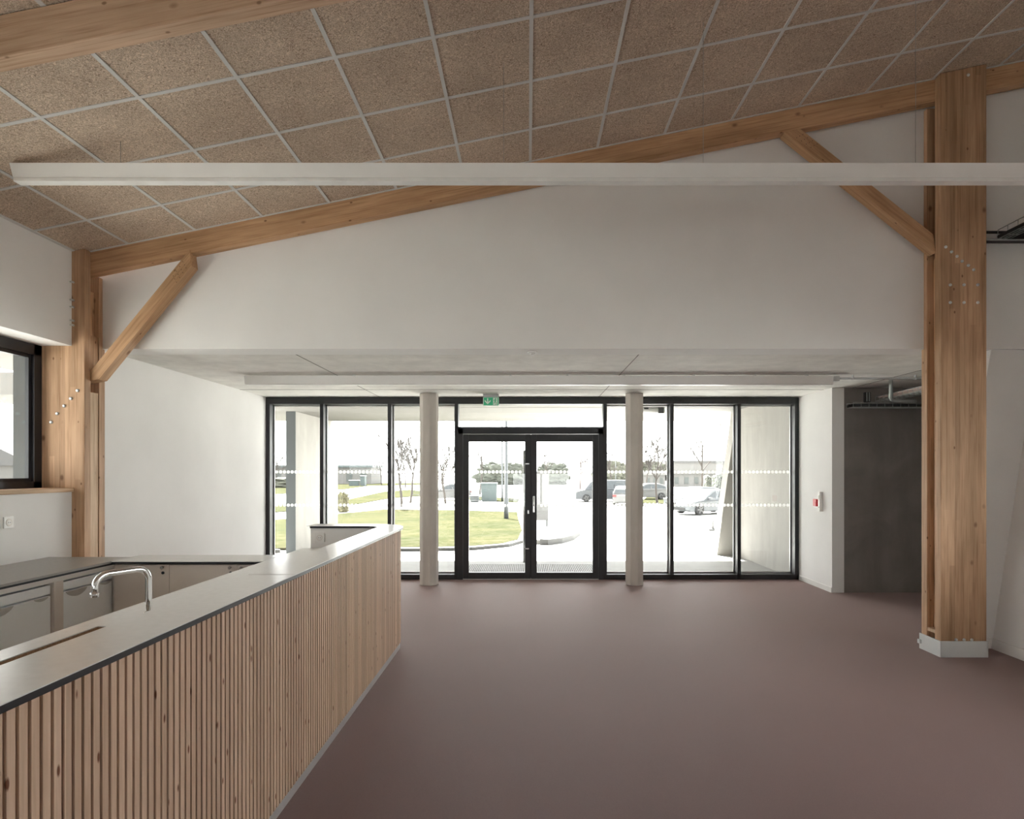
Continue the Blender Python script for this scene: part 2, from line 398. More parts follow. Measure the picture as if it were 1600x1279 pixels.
# leaning right wall: slab end seen beside the timber post, then the wall running to the back
struct(MB().prism([(3.98,0),(lean(0)+.3,0),(lean(CZ)+.3,CZ-.001),(4.21,CZ-.001),(4.155,2.4)], 'y', 5.56, 5.86).build('wall_slab', M['wall']))
zt = 5.6
RY0, RY1, RZ0, RZ1 = 1.6, 4.4, .9, 2.4                # unseen opening added to light the slats and left wall
def lean_seg(m, z0, z1, y0, y1, a=0, b=.3):
    return m.prism([(lean(z0)+a,z0),(lean(z0)+b,z0),(lean(z1)+b,z1),(lean(z1)+a,z1)], 'y', y0, y1)
m = MB(); lean_seg(m, -.1, zt, YB-.2, RY0); lean_seg(m, -.1, zt, RY1, 5.559); lean_seg(m, -.1, RZ0, RY0, RY1); lean_seg(m, RZ1, zt, RY0, RY1)
struct(m.build('wall_right', M['wall']))
W5 = struct(thing('added_window_right', 'black framed glazing added for daylight in the leaning right wall', 'window', (0,0,0)))
m = MB(); lean_seg(m, RZ0, RZ0+.06, RY0, RY1, .16, .24); lean_seg(m, RZ1-.06, RZ1, RY0, RY1, .16, .24)
for yv in (RY0, (RY0+RY1)/2-.03, RY1-.06): lean_seg(m, RZ0+.06, RZ1-.06, yv, yv+.06, .16, .24)
m.build('window_frame', M['black'], W5)
lean_seg(MB(), RZ0+.06, RZ1-.06, RY0+.06, RY1-.06, .196, .204).build('glass_pane', M['glass'], W5)
struct(MB().box(4.48, 9.0, 5.86, 6.0, -.1, CZ+.004).build('wall_corridor_near', M['wall']))
wb = MB(); BX0, BX1, BZ0, BZ1 = -.6, 1.6, .05, 1.6      # unseen glazing added to light the gable wall and post
wb.box(-4.3, BX0, YB-.2, YB, -.1, BZ1); wb.box(BX1, 6.2, YB-.2, YB, -.1, BZ1); wb.box(BX0, BX1, YB-.2, YB, -.1, BZ0)
wb.prism([(-4.3,BZ1),(6.2,BZ1),(6.2,ceil_z(6.2)+.2),(-4.3,ceil_z(-4.3)+.2)], 'y', YB-.2, YB)
struct(wb.build('wall_back', M['wall']))
W4 = struct(thing('added_window_back', 'black framed glazing added for daylight in the unseen back wall', 'window', (0,0,0)))
f = MB(); n4 = 2
for i in range(n4+1):
    X = BX0+(BX1-BX0)*i/n4; f.box(X-.03, X+.03, YB-.14, YB-.06, BZ0, BZ1)
f.box(BX0, BX1, YB-.14, YB-.06, BZ0, BZ0+.07); f.box(BX0, BX1, YB-.14, YB-.06, BZ1-.07, BZ1)
f.build('window_frame', M['black'], W4)
for i in range(n4):
    a, b = BX0+(BX1-BX0)*i/n4+.03, BX0+(BX1-BX0)*(i+1)/n4-.03
    MB().box(a, b, YB-.104, YB-.096, BZ0+.07, BZ1-.07).build('glass_pane', M['glass'], W4)
bb = MB().prism([(lean(0)-.014,0),(lean(0)+.01,0),(lean(.09)+.01,.09),(lean(.09)-.014,.09)], 'y', YB, 5.545)
bb.box(3.985, lean(0)-.002, 5.545, 5.559, 0, .09)
struct(bb.build('baseboard_right', M['white']))
struct(MB().box(4.018, 4.03, 8.11, 9.08, 0, .07).build('baseboard_vestibule', M['white']))
struct(MB().box(-3.9, -3.888, 5.6, 9.08, 0, .07).build('baseboard_alcove', M['white']))
# low wall parts closing the building outside view
struct(MB().box(-4.9, -4.3, 9.1, 9.4, -.1, 3.1).build('wall_facade', M['concext']))

# ------------------------------------------------------------------ entrance glazing
YF, YG, YK = 9.10, 9.225, 9.26                  # front of frames, glass, back of frames
Z0, Z1 = 0.0, CZ
XL, XR = -3.9, 4.03
mull = [-3.07, -2.062, -1.066, 1.147, 2.142, 3.142]
win = struct(thing('window_1', 'full height black framed entrance glazing with rows of white dots', 'window', (0,YG,0)))
win.location = (0,0,0)
f = MB(); mw = .027
f.box(XL, XR, YF, YK, 2.61, Z1)                 # head
f.box(XL, XL+.06, YF, YK, 0, 2.61); f.box(XR-.06, XR, YF, YK, 0, 2.61)
for X in mull: f.box(X-mw, X+mw, YF, YK, 0, 2.61)
f.box(XL, mull[2], YF, YK, 0, .075); f.box(mull[3], XR, YF, YK, 0, .075)
f.box(mull[2], mull[3], YF, YK, 2.245, 2.27)    # transom under the fanlight
f.build('window_frame', M['black'], win, .003)
edges = [XL+.06]+mull[:3]+[None]+mull[3:]+[XR-.06]
cells = [(XL+.06, mull[0]-mw), (mull[0]+mw, mull[1]-mw), (mull[1]+mw, mull[2]-mw),
         (mull[3]+mw, mull[4]-mw), (mull[4]+mw, mull[5]-mw), (mull[5]+mw, XR-.06)]
def dots(x0, x1, y, parent, z=(1.6, 1.1)):
    d = MB(); n = int((x1-x0-.02)/.0575); o = (x1-x0-(n-1)*.0575)/2
    for zz in z:
        for i in range(n):
            cx = x0+o+i*.0575; m = 14
            d.add([(cx+.0245*math.cos(a*2*math.pi/m), y, zz+.0245*math.sin(a*2*math.pi/m)) for a in range(m)], [tuple(range(m))])
    d.build('dot_row', M['dot'], parent, recalc=False)
for (a, b) in cells:
    p = MB().box(a, b, YG-.004, YG+.004, .075, 2.61).build('glass_pane', M['glass'], win)
    dots(a, b, YG-.0055, p)
    s = MB(); s.box(a, a+.018, YG+.005, YG+.022, .075, 2.61); s.box(b-.018, b, YG+.005, YG+.022, .075, 2.61)
    s.box(a, b, YG+.005, YG+.022, 2.585, 2.61); s.box(a, b, YG+.005, YG+.022, .075, .1)
    s.build('glazing_bead', M['alu'], win)
fan = (mull[2]+mw, mull[3]-mw)
MB().box(fan[0], fan[1], YG-.004, YG+.004, 2.27, 2.61).build('glass_pane', M['glass'], win)
# double door
DX0, DX1 = mull[2]+mw, mull[3]-mw
door = struct(thing('door_1', 'black framed glass double door', 'door', (0,0,0)))
f = MB()
f.box(DX0, DX0+.07, YF-.01, YK-.02, 0, 2.245); f.box(DX1-.07, DX1, YF-.01, YK-.02, 0, 2.245); f.box(DX0, DX1, YF-.01, YK-.02, 2.165, 2.245)
f.build('door_frame', M['black'], door, .003)
mid = .5*(DX0+DX1)+.002
for side, (a, b) in enumerate(((DX0+.073, mid-.003), (mid+.003, DX1-.073))):
    l = MB(); y0, y1 = YF-.004, YF+.066; st = .085
    l.box(a, a+st, y0, y1, .012, 2.16); l.box(b-st, b, y0, y1, .012, 2.16)
    if side == 0: l.box(b-.02, b+.022, y1-.004, y1+.01, .012, 2.16)      # meeting strip
    l.box(a+st, b-st, y0, y1, .012, .105); l.box(a+st, b-st, y0, y1, 2.05, 2.16)
    leaf = l.build('door_leaf', M['black'], door, .003)
    p = MB().box(a+st, b-st, YF+.03, YF+.038, .1, 2.055).build('glass_pane', M['glass'], leaf)
    dots(a+st+.01, b-st-.01, YF+.0285, p)
    if side == 0:
        h = MB(); hx = b-st-.012
        h.tube([(hx,YK+.05,.22),(hx,YK+.05,1.93)], .016, 12)
        for z in (.46, 1.72): h.tube([(hx,YK+.05,z),(hx+.05,YF+.06,z)], .009, 8); h.box(hx+.02, hx+.075, YF-.012, YF-.004, z-.008, z+.008)
        h.build('pull_bar', M['steel'], leaf)
        k = MB(); k.box(b-.045, b-.025, YF-.014, YF-.003, .98, 1.03); k.build('lock_cylinder', M['steel'], leaf)
    else:
        h = MB(); h.box(a+.028, a+.055, YF-.012, YF-.003, 1.0, 1.24)
        h.tube([(a+.042,YF-.01,1.1),(a+.042,YF-.05,1.1),(a+.042,YF-.055,1.12),(a+.042,YF-.055,1.23)], .008, 10)
        h.build('lever_handle', M['steel'], leaf)
bt = MB().box(DX0, DX1, YF-.005, YF+.09, 0, .011).build('threshold', M['alu'], door)

# ------------------------------------------------------------------ timber frame
PX0, PX1 = 3.568, 3.965
def bolts(name, pts, parent, r=.013, y=5.29):
    for (x, yy) in pts:
        p = px(x, yy, y)
        b = MB().tube([(p.x,y+.001,p.z),(p.x,y-.006,p.z),(p.x,y-.0061,p.z),(p.x,y-.012,p.z)], [r,r,r*.55,r*.5], 14)
        child(b, 'bolt', M['zinc'], parent)
def placed(mb, name, mat, loc, parent=None, bevel=0):
    o = mb.build(name, mat, parent, bevel); o.location = loc; return o
pr = thing('timber_post', 'tall double glulam post on a white steel shoe, right of the entrance', 'post', (3.77,5.42,0))
def sloped_top(x0, x1, y0, y1, z0, dz=-.002):
    b = MB(); X = pr.location.x
    return MB().prism([(x0,z0),(x1,z0),(x1,ceil_z(x1)+dz),(x0,ceil_z(x0)+dz)], 'y', y0, y1)
def child(mb, name, mat, par, bevel=0):
    o = mb.build(name, mat, par, bevel); o.matrix_parent_inverse = par.matrix_basis.inverted() if False else Matrix.Translation(-par.location); return o
child(sloped_top(PX0, PX1, 5.29, 5.368, .12, -.004), 'board', M['post'], pr, .004)
def far_board(x0, x1, z0, zt):
    return MB().prism([(5.472,z0),(5.548,z0),(5.548,CZ-.004),(5.519,CZ-.004),(5.519,zt),(5.472,zt)], 'x', x0, x1)
child(far_board(PX0, PX1, .12, ceil_z(PX0)-.2), 'board', M['post'], pr, .003)
child(MB().box(PX0+.06, PX1-.05, 5.37, 5.47, .16, 3.5), 'infill_board', M['beam'], pr)
child(MB().box(PX0+.004, PX0+.10, 5.37, 5.47, .185, .215), 'spacer_block', M['sill'], pr)
sh = MB()
sh.box(PX0-.008, PX1+.006, 5.276, 5.288, 0, .14); sh.box(PX0-.012, PX0-.002, 5.276, 5.562, 0, .14)
sh.box(PX1-.002, PX1+.006, 5.276, 5.545, 0, .14); sh.box(PX0, PX1, 5.288, 5.545, 0, .12)
shoe = child(sh, 'steel_shoe', M['shoe'], pr, .002)
child(MB().box(PX0-.03, PX0-.012, 5.53, 5.56, .05, .085), 'shoe_bracket', M['shoe'], pr)
pts = [(1477.5,385.8),(1486.4,393.5),(1495,400.5),(1503,408),(1512.7,414.6),(1521,421.4)]
pts += [(x,y) for y in (445,472.6) for x in (1484.5,1506,1527.5)] + [(1493.6,999),(1506,999),(1518,999),(1512.6,117.5)]
bolts('bolt', pts, pr)

LX0, LX1 = -4.236, -3.836
pl = thing('timber_post', 'double timber post beside the window in the left corner', 'post', (-4.03,5.42,0))
def lp(x0, x1, y0, y1, z0, z1=None):
    return MB().prism([(x0,z0),(x1,z0),(x1,ceil_z(x1)-.004 if z1 is None else z1),(x0,ceil_z(x0)-.004 if z1 is None else z1)], 'y', y0, y1)
child(lp(LX0, LX1, 5.292, 5.368, 0), 'board', M['post'], pl, .004)
child(far_board(LX0, LX1, 0, 3.34), 'board', M['post'], pl, .003)
child(lp(LX0, LX1-.006, 5.369, 5.468, 0, 2.30), 'infill_board', M['sill'], pl)
child(lp(LX0, LX1-.008, 5.369, 5.468, 2.50, 2.80), 'infill_board', M['beam'], pl)
child(lp(LX0, LX1-.045, 5.369, 5.468, 2.80, 3.2), 'infill_board', M['beam'], pl)
bolts('bolt', [(121.4,610),(111,622.5),(100.6,634),(89.7,646),(80.3,659.3)], pl, .014)
for y in (441, 469, 480, 501, 508):
    p = px(114.5, y, 5.288)
    child(MB().tube([(p.x,5.292,p.z),(p.x,5.27,p.z),(p.x-.006,5.268,p.z),(p.x-.03,5.27,p.z)], [.010,.010,.006,.006], 8), 'bolt', M['zinc'], pl)

def member(name, mat, p0, p1, h, y0, y1, label, cat, ends=None, bevel=.004):
    """straight timber in the XZ plane; mesh built along local Z so that the grain follows it"""
    p0, p1 = Vector((p0[0],0,p0[1])), Vector((p1[0],0,p1[1])); d = p1-p0; L = d.length; d.normalize()
    n = Vector((d.z,0,-d.x))                    # across the member
    e0, e1 = ends or (0,0)                      # slanted end cuts
    hh = h/2; yd = y1-y0
    mb = MB()
    mb.add([(-hh,0,0-e0),(hh,0,0+e0),(hh,yd,0+e0),(-hh,yd,0-e0),(-hh,0,L-e1),(hh,0,L+e1),(hh,yd,L+e1),(-hh,yd,L-e1)],
           [(0,3,2,1),(4,5,6,7),(0,1,5,4),(1,2,6,5),(2,3,7,6),(3,0,4,7)])
    o = mb.build(name, mat, None, bevel)
    o.matrix_world = Matrix(((n.x,0,d.x,p0.x),(0,1,0,y0),(n.z,0,d.z,p0.z),(0,0,0,1)))
    return tag(o, label, cat)
hgt = .26; off = (.19-hgt/2)                    # part of the rafter hides above the tiles
def cz(X, o): return (X, ceil_z(X)-o/math.cos(SL))
member('timber_rafter', M['beam'], cz(-4.2,.098), cz(4.99,.098), .19, 5.375, 5.468, 'long sloping timber rafter along the top of the white gable wall', 'rafter')
member('timber_rafter', M['beam2'], cz(-3.93,.106), cz(4.86,.106), .20, 2.94, 3.03, 'pale timber rafter crossing the ceiling nearest the viewer, upper left corner', 'rafter')
b1 = member('timber_brace', M['beam'], (-3.838,2.395), (-2.955,3.475), .105, 5.358, 5.466, 'diagonal timber brace from the left corner post up to the rafter', 'brace', ends=(.062,-.05))
b2 = member('timber_brace', M['beam'], (3.562,3.60), (2.315,4.590), .112, 5.358, 5.466, 'diagonal timber brace from the tall right post up to the rafter', 'brace', ends=(.062,-.045))
def nails(o, L, parent, side):
    for r in range(4):
        for c2 in range(3):
            MB().disc((-.028+c2*.028+.004*r, -.0003, L-.07-r*.05-c2*.012), (0,-1,0), .0035, .002, 6).build('nail', M['darkgap'], o)
nails(b1, 1.395, b1, 1); nails(b2, 1.592, b2, -1)

# ------------------------------------------------------------------ concrete columns
def column(X, Y, label):
    n = 8; r = .133; rot = math.radians(22.5-9)
    poly = [(X+r*math.cos(rot+k*2*math.pi/n), Y+r*math.sin(rot+k*2*math.pi/n)) for k in range(n)]
    o = MB().prism(poly, 'z', 0, CZ+.003).build('concrete_column', M['conccol'], None, .006)
    return tag(o, label, 'column', 'slender concrete columns in front of the entrance glazing')
s0 = 110.0
column((670.5-CX)*8.72/F, 8.72, 'slender faceted concrete column left of the glass double door')
column((991-CX)*8.72/F, 8.72, 'slender faceted concrete column right of the glass double door')

# ------------------------------------------------------------------ lights and ceiling fittings
YP = 3.98
pend = thing('pendant_light', 'long thin white linear light hung across the room under the tiles', 'light', (.5,YP,3.61))
x0, x1 = -3.376, 3.95
b = MB(); prof = [(YP,3.611),(YP+.085,3.611),(YP+.085,3.528),(YP+.03,3.528)]
child(MB().prism(prof, 'x', x0, x1), 'light_body', M['white'], pend, .002)
child(MB().prism([(YP+.026,3.528),(YP+.09,3.528),(YP+.09,3.503),(YP+.026,3.503)], 'x', x0+.004, x1-.004), 'diffuser', M['diff'], pend, .003)
for X in (-2.68, -.16, 1.153, 2.55):
    child(MB().tube([(X,YP+.045,3.611),(X,YP+.045,3.63),(X,YP+.045,3.631),(X,YP+.045,ceil_z(X))], [.006,.006,.0013,.0013], 6), 'suspension_wire', M['alu'], pend)

YC = 6.98; s1 = F/YC
la = thing('ceiling_light', 'long white batten light fixed under the concrete entrance ceiling', 'light', (.1,YC,2.6))
xa, xb = (381-CX)/s1, (1303-CX)/s1
child(MB().prism([(YC,CZ-.012),(YC+.10,CZ-.012),(YC+.10,CZ-.105),(YC+.02,CZ-.105)], 'x', xa, xb), 'light_body', M['white'], la, .002)
child(MB().prism([(YC+.022,CZ-.105),(YC+.098,CZ-.105),(YC+.09,CZ-.112),(YC+.03,CZ-.112)], 'x', xa+.005, xb-.005), 'diffuser', M['diff'], la)
child(MB().box(xb+.002, xb+.075, YC+.015, YC+.085, CZ-.07, CZ-.014), 'junction_box', M['alu'], la, .004)
for X in (-2.0, -.2, .45, 1.1, 1.9, 2.6, 3.2): child(MB().box(X-.012, X+.012, YC+.02, YC+.08, CZ-.014, CZ+.004), 'mounting_clip', M['alu'], la)
cp = thing('conduit_pipe', 'thin grey conduit running right from the batten light along the concrete', 'pipe', (4.5,YC+.05,CZ-.03))
child(MB().tube([(xb+.077,YC+.05,CZ-.036),(6.6,YC+.05,CZ-.036)], .0135, 12), 'pipe', M['alu'], cp)
for X in (3.73, 4.45, 5.2): child(MB().box(X-.006, X+.006, YC+.034, YC+.066, CZ-.052, CZ+.002), 'pipe_clip', M['alu'], cp)

ex = thing('exit_sign', 'green and white emergency exit sign hanging above the glass door', 'sign', (-.53,8.78,2.58))
se = F/8.75; sx0, sx1 = (754.8-CX)/se, (779.4-CX)/se; zt_, zb_ = EYE+(HY-620.6)/se, EYE+(HY-633)/se
child(MB().prism([(sx0-.002,CZ+.002),(sx1+.002,CZ+.002),(sx1-.004,zt_),(sx0+.004,zt_)], 'y', 8.752, 8.80), 'mounting_bracket', M['alu'], ex)
child(MB().box(sx0, sx1, 8.75, 8.79, zb_-.004, zt_+.002), 'sign_housing', M['signwhite'], ex, .002)
child(MB().box(sx0+.009, sx1-.005, 8.747, 8.7505, zb_, zt_-.001), 'sign_face', M['signgreen'], ex)
a = MB(); ax = sx0+.066; z0_, z1_ = zb_+.014, zt_-.012; zm = (z0_+z1_)/2
a.box(ax-.008, ax+.008, 8.7445, 8.7468, z0_+.02, z1_)
a.prism([(ax,z0_),(ax+.042,zm-.002),(ax+.042,zm+.018),(ax,z0_+.026),(ax-.042,zm+.018),(ax-.042,zm-.002)], 'y', 8.7445, 8.7468)
child(a, 'arrow', M['signwhite'], ex)
dxa, dxb = sx0+.142, sx0+.206; hgt_ = zt_-zb_
child(MB().box(dxa, dxb, 8.7445, 8.7468, zb_+.006, zt_-.007), 'doorway_symbol', M['signwhite'], ex)
fm = MB(); cxm = (dxa+dxb)/2; yy = 8.742
def st(p, q, wd):
    p, q = Vector((p[0],0,p[1])), Vector((q[0],0,q[1])); d = (q-p).normalized(); n = Vector((-d.z,0,d.x))*wd/2
    fm.prism([(v.x,v.z) for v in (p-n,q-n,q+n,p+n)], 'y', yy, 8.7444)
zc = (zb_+zt_)/2
fm.disc((cxm+.006,8.7444,zc+.038), (0,-1,0), .008, .0024, 12)
st((cxm+.004,zc+.028),(cxm-.004,zc-.004),.015); st((cxm-.004,zc-.002),(cxm+.016,zc-.018),.009); st((cxm+.016,zc-.018),(cxm+.010,zc-.046),.008)
st((cxm-.004,zc-.004),(cxm-.010,zc-.024),.009); st((cxm-.010,zc-.024),(cxm-.026,zc-.028),.008)
st((cxm+.004,zc+.024),(cxm+.022,zc+.010),.007); st((cxm+.002,zc+.024),(cxm-.018,zc+.018),.007); st((cxm-.018,zc+.018),(cxm-.022,zc+.004),.006)
child(fm, 'running_figure', M['signgreen'], ex)

ps = thing('presence_sensor', 'small white round sensor under the edge of the gable wall', 'sensor', (.04,5.66,CZ))
sm_ = MB(); sm_.tube([(.04,5.66,CZ),(.04,5.66,CZ-.012)], .045, 20); sm_.tube([(.04,5.66,CZ-.012),(.04,5.66,CZ-.026),(.04,5.66,CZ-.034)], [.03,.024,.010], 20)
child(sm_, 'sensor_dome', M['white'], ps)

# fire alarm call point and plate on the vestibule wall
fa = thing('fire_alarm_call_point', 'small red fire alarm box on the white vestibule wall', 'alarm', (4.03,8.55,1.17))
Ya = F*4.03/(1277.5-CX)
child(MB().box(4.022, 4.03, Ya-.062, Ya+.062, 1.11, 1.235), 'backplate', M['white'], fa, .002)
child(MB().box(3.985, 4.022, Ya-.05, Ya+.05, 1.122, 1.223), 'call_box', M['red'], fa, .006)
child(MB().box(3.982, 3.985, Ya-.03, Ya+.03, 1.145, 1.185), 'break_glass', M['red'], fa)
pt = thing('wall_plate', 'narrow white upright plate on the wall beside the red alarm box', 'plate', (4.03,8.37,1.18))
child(MB().box(3.985, 4.03, 8.36, 8.41, 1.06, 1.33), 'backplate', M['white'], pt, .004)
child(MB().box(3.975, 3.985, 8.375, 8.395, 1.22, 1.28), 'switch', M['white'], pt)
child(MB().disc((3.985,8.385,1.12), (-1,0,0), .012, .01, 10), 'button', M['alu'], pt)

# ------------------------------------------------------------------ cable trays
def tray(name, p0, p1, wd, h, label, cables=0, fill=True):
    p0, p1 = Vector(p0), Vector(p1); T = thing(name, label, 'cable tray', p0)
    d = (p1-p0); L = d.length; d.normalize(); s = Vector((d.y,-d.x,0)).normalized(); up = Vector((0,0,1))
    m = MB(); r = .003
    for k in (-1,-.33,.33,1): m.tube([p0+s*wd/2*k, p1+s*wd/2*k], r, 5)
    for k in (-1,1): m.tube([p0+s*wd/2*k+up*h, p1+s*wd/2*k+up*h], r, 5)
    n = int(L/.1)
    for i in range(n+1):
        q = p0+d*L*i/n
        m.tube([q-s*wd/2+up*h, q-s*wd/2, q+s*wd/2, q+s*wd/2+up*h], r, 5)
    child(m, 'wire_basket', M['traywire'], T)
    if fill:
        b = MB()
        for i in range(5):
            o = (-.8+.4*i)*wd/2
            b.tube([p0+s*o+up*(.02+.008*(i%2)), p1+s*o+up*(.02+.008*((i+1)%2))], .018, 7)
        child(b, 'cable_bundle', M['trayblk'], T)
    if cables:
        b = MB()
        for i in range(cables):
            o = (-.5+i/max(1,cables-1))*wd*.6
            b.tube([p0+s*o+up*.05, p0+d*L*.5+s*(o+.01)+up*.045, p1+s*o+up*.05], .008, 6)
        child(b, 'cable', M['cable'], T)
    return T
tray('cable_tray', (4.21,8.0,2.44), (8.0,8.0,2.44), .16, .06, 'wire cable tray along the top of the dark concrete wall', 0)
tray('cable_tray', (4.52,7.78,2.5), (4.42,6.1,2.5), .2, .05, 'wire cable tray with pale cables beside the bent hanger, left of the tall post', 3, False)
hg = thing('tray_hanger', 'bent galvanised hanger bracket under the concrete beside the cable trays', 'bracket', (4.35,7.55,2.7))
Yh = 7.4; A = px(1409,603,Yh); B = px(1392,603,Yh); Cc = px(1392,626,Yh); D = px(1416,627,Yh)
hp = [Vector((B.x,Yh,CZ)), B, Vector((B.x,Yh,Cc.z+.03)), Vector((B.x+.015,Yh,Cc.z+.01)), Vector((B.x+.04,Yh,Cc.z)), D, D+Vector((.12,0,0))]
child(MB().tube(hp, .022, 8), 'bent_tube', M['traywire'], hg)
jb = thing('junction_box', 'small black junction block on the tray at the concrete wall', 'box', (4.75,7.95,2.5))
q = px(1354.5,621,7.9)
child(MB().box(q.x-.03, q.x+.04, 7.88, 7.93, q.z-.06, q.z+.07), 'box_body', M['trayblk'], jb, .004)
child(MB().box(q.x-.02, q.x-.008, 7.872, 7.88, q.z-.05, q.z+.065).box(q.x+.012, q.x+.024, 7.872, 7.88, q.z-.05, q.z+.065), 'box_rib', M['traywire'], jb)
# upper right, beyond the post
tray('cable_tray', (4.18,5.38,3.645), (4.30,3.2,3.70), .1, .08, 'black filled cable tray running towards the viewer, high at the right edge', 0)
du = thing('cable_duct', 'black and grey cable duct fixed along the gable wall behind the right post', 'duct', (4.3,5.48,3.65))
child(MB().box(3.98, 4.9, 5.40, 5.515, 3.655, 3.73), 'cable_bundle', M['trayblk'], du, .01)
child(MB().box(3.98, 4.24, 5.385, 5.40, 3.655, 3.695), 'metal_cover', M['alu'], du)
child(MB().tube([(3.98,5.39,3.643),(4.9,5.39,3.643)], .005, 6), 'support_wire', M['traywire'], du)

# ------------------------------------------------------------------ bar counter
XO, XI = -1.134, -1.366                          # outer and inner edge of the raised bar top
AC = (-1.51, 5.52); RO, RI = .376, .146; XE = -2.05; YS = .35; ZT = 1.10
def outline(dx, n=12):
    """outer line offset inwards by dx: straight, quarter circle, straight"""
    pts = [(XO-dx, YS)]; r = RO-dx
    pts += [(AC[0]+r*math.cos(a), AC[1]+r*math.sin(a)) for a in [math.pi/2*i/n for i in range(n+1)]]
    pts += [(XE+ (0 if dx == 0 else .03), AC[1]+r)]; return pts
def inline(dx, n=12):
    r = RI+dx; pts = [(XE+(0 if dx == 0 else .03), AC[1]+r)]
    pts += [(AC[0]+r*math.cos(a), AC[1]+r*math.sin(a)) for a in [math.pi/2*(1-i/n) for i in range(n+1)]]
    pts += [(XI+dx, YS)]; return pts
bar = thing('bar_counter', 'long curved bar counter clad in vertical timber slats with a pale top', 'counter', (-1.25,YS,0))
child(MB().prism(outline(0)+inline(0), 'z', ZT-.003, ZT), 'bar_top', M['top'], bar)
child(MB().prism(outline(.0005)+inline(.0005), 'z', ZT-.021, ZT-.0031), 'top_edge', M['edge'], bar)
child(MB().prism(outline(.054)+inline(.10), 'z', .05, ZT-.022), 'slat_backing', M['darkgap'], bar)
child(MB().prism(outline(.132)+inline(.022), 'z', .05, ZT-.022), 'inner_panel', M['white'], bar)
child(MB().prism(outline(.027)+inline(.03), 'z', 0, .056), 'kick_plate', M['kick'], bar)
jl = MB().box(XI+.002, XO-.002, 2.985, 2.988, ZT, ZT+.0006)
child(jl, 'top_joint', M['greytop'], bar)
sm = MB(); pitch = .034; sw = .0232; sd = .026; d0 = .0215
y = YS+.02
while y < AC[1]:
    sm.box(XO-d0-sd, XO-d0, y, y+sw, .055, ZT-.0215); y += pitch
r = RO-d0; arc = (y-AC[1]); 
while arc < r*math.pi/2-.03:
    a = arc/r; d = Vector((math.cos(a), math.sin(a), 0)); tt = Vector((-d.y, d.x, 0))
    cpt = Vector((AC[0],AC[1],0))+d*(r-sd/2)+tt*sw/2
    sm.obox((cpt.x,cpt.y,(.055+ZT-.0215)/2), d, tt, (0,0,1), sd/2, sw/2, (ZT-.0215-.055)/2); arc += pitch
x = AC[0]-.005
while x-sw > XE+.035:
    sm.box(x-sw, x, AC[1]+r-sd, AC[1]+r, .055, ZT-.0215); x -= pitch
child(sm, 'slat_cladding', M['slat'], bar)

# lower working surface behind the bar, with its sink
wk = thing('sink_worktop', 'lower pale worktop behind the bar with a cut-out sink', 'worktop', (-1.7,YS,0))
WX0, WX1, WZ = -2.07, XI+.02, .90
SX0, SX1, SY0, SY1 = -1.955, -1.47, 1.75, 2.78
def frame_top(z0, z1):
    m = MB()
    m.box(WX0, SX0, YS, 5.64, z0, z1); m.box(SX1, WX1, YS, 5.50, z0, z1); m.box(SX1, SX1+.03, 5.50, 5.64, z0, z1)
    m.box(SX0, SX1, YS, SY0, z0, z1); m.box(SX0, SX1, SY1, 5.64, z0, z1); return m
child(frame_top(WZ-.004, WZ), 'worktop_surface', M['top'], wk)
child(frame_top(WZ-.038, WZ-.004), 'worktop_core', M['raw'], wk)
bs = MB(); t_ = .004
bs.box(SX0-.02, SX1+.02, SY0-.02, SY1+.02, WZ-.20, WZ-.20+t_)
for (a0,a1,b0,b1) in ((SX0-.02,SX0-.016,SY0-.02,SY1+.02),(SX1+.016,SX1+.02,SY0-.02,SY1+.02),(SX0-.02,SX1+.02,SY0-.02,SY0-.016),(SX0-.02,SX1+.02,SY1+.016,SY1+.02)):
    bs.box(a0,a1,b0,b1,WZ-.2,WZ-.038)
child(bs, 'sink_basin', M['steel'], wk)
ca = MB(); ca.box(WX0+.04, WX0+.06, YS+.02, 5.62, .1, WZ-.038); ca.box(WX0+.06, WX1-.03, 5.6, 5.62, .1, WZ-.038); ca.box(WX0+.06, WX1-.03, YS+.02, YS+.04, .1, WZ-.038)
child(ca, 'cabinet_front', M['panel'], wk)
child(MB().box(WX0+.10, WX1-.03, YS+.04, 5.6, 0, .1), 'plinth', M['edge'], wk)

# chrome tap
tp = thing('tap', 'chrome swan neck tap standing on the sink worktop', 'tap', (-1.755,2.83,WZ))
b0 = Vector((-1.755,2.83,WZ)); dv = Vector((-.42,-.9,0)).normalized(); rb = .055; zt2 = 1.158
path = [b0+Vector((0,0,.0)), b0+Vector((0,0,.12)), Vector((b0.x,b0.y,zt2-rb))]
for i in range(1,9):
    a = math.pi/2*i/8; path.append(Vector((b0.x,b0.y,zt2-rb))+dv*rb*(1-math.cos(a))+Vector((0,0,rb*math.sin(a))))
reach = .245
q = Vector((b0.x,b0.y,zt2))+dv*(reach-rb-.01)
path.append(q)
for i in range(1,9):
    a = math.pi/2*i/8; path.append(q+dv*rb*math.sin(a)-Vector((0,0,rb*(1-math.cos(a)))))
path.append(path[-1]-Vector((0,0,.018)))
child(MB().tube(path, .0135, 18), 'spout', M['chrome'], tp)
e = path[-1]
child(MB().tube([e,e-Vector((0,0,.02))], .0155, 16).tube([e-Vector((0,0,.004)),e-Vector((0,0,.008))], .0165, 16), 'aerator', M['chrome'], tp)
child(MB().tube([b0,b0+Vector((0,0,.05)),b0+Vector((0,0,.055))], [.024,.024,.016], 18), 'tap_base', M['chrome'], tp)
child(MB().tube([b0+Vector((.02,0,.03)),b0+Vector((.07,.0,.045))], .006, 10), 'lever', M['chrome'], tp)

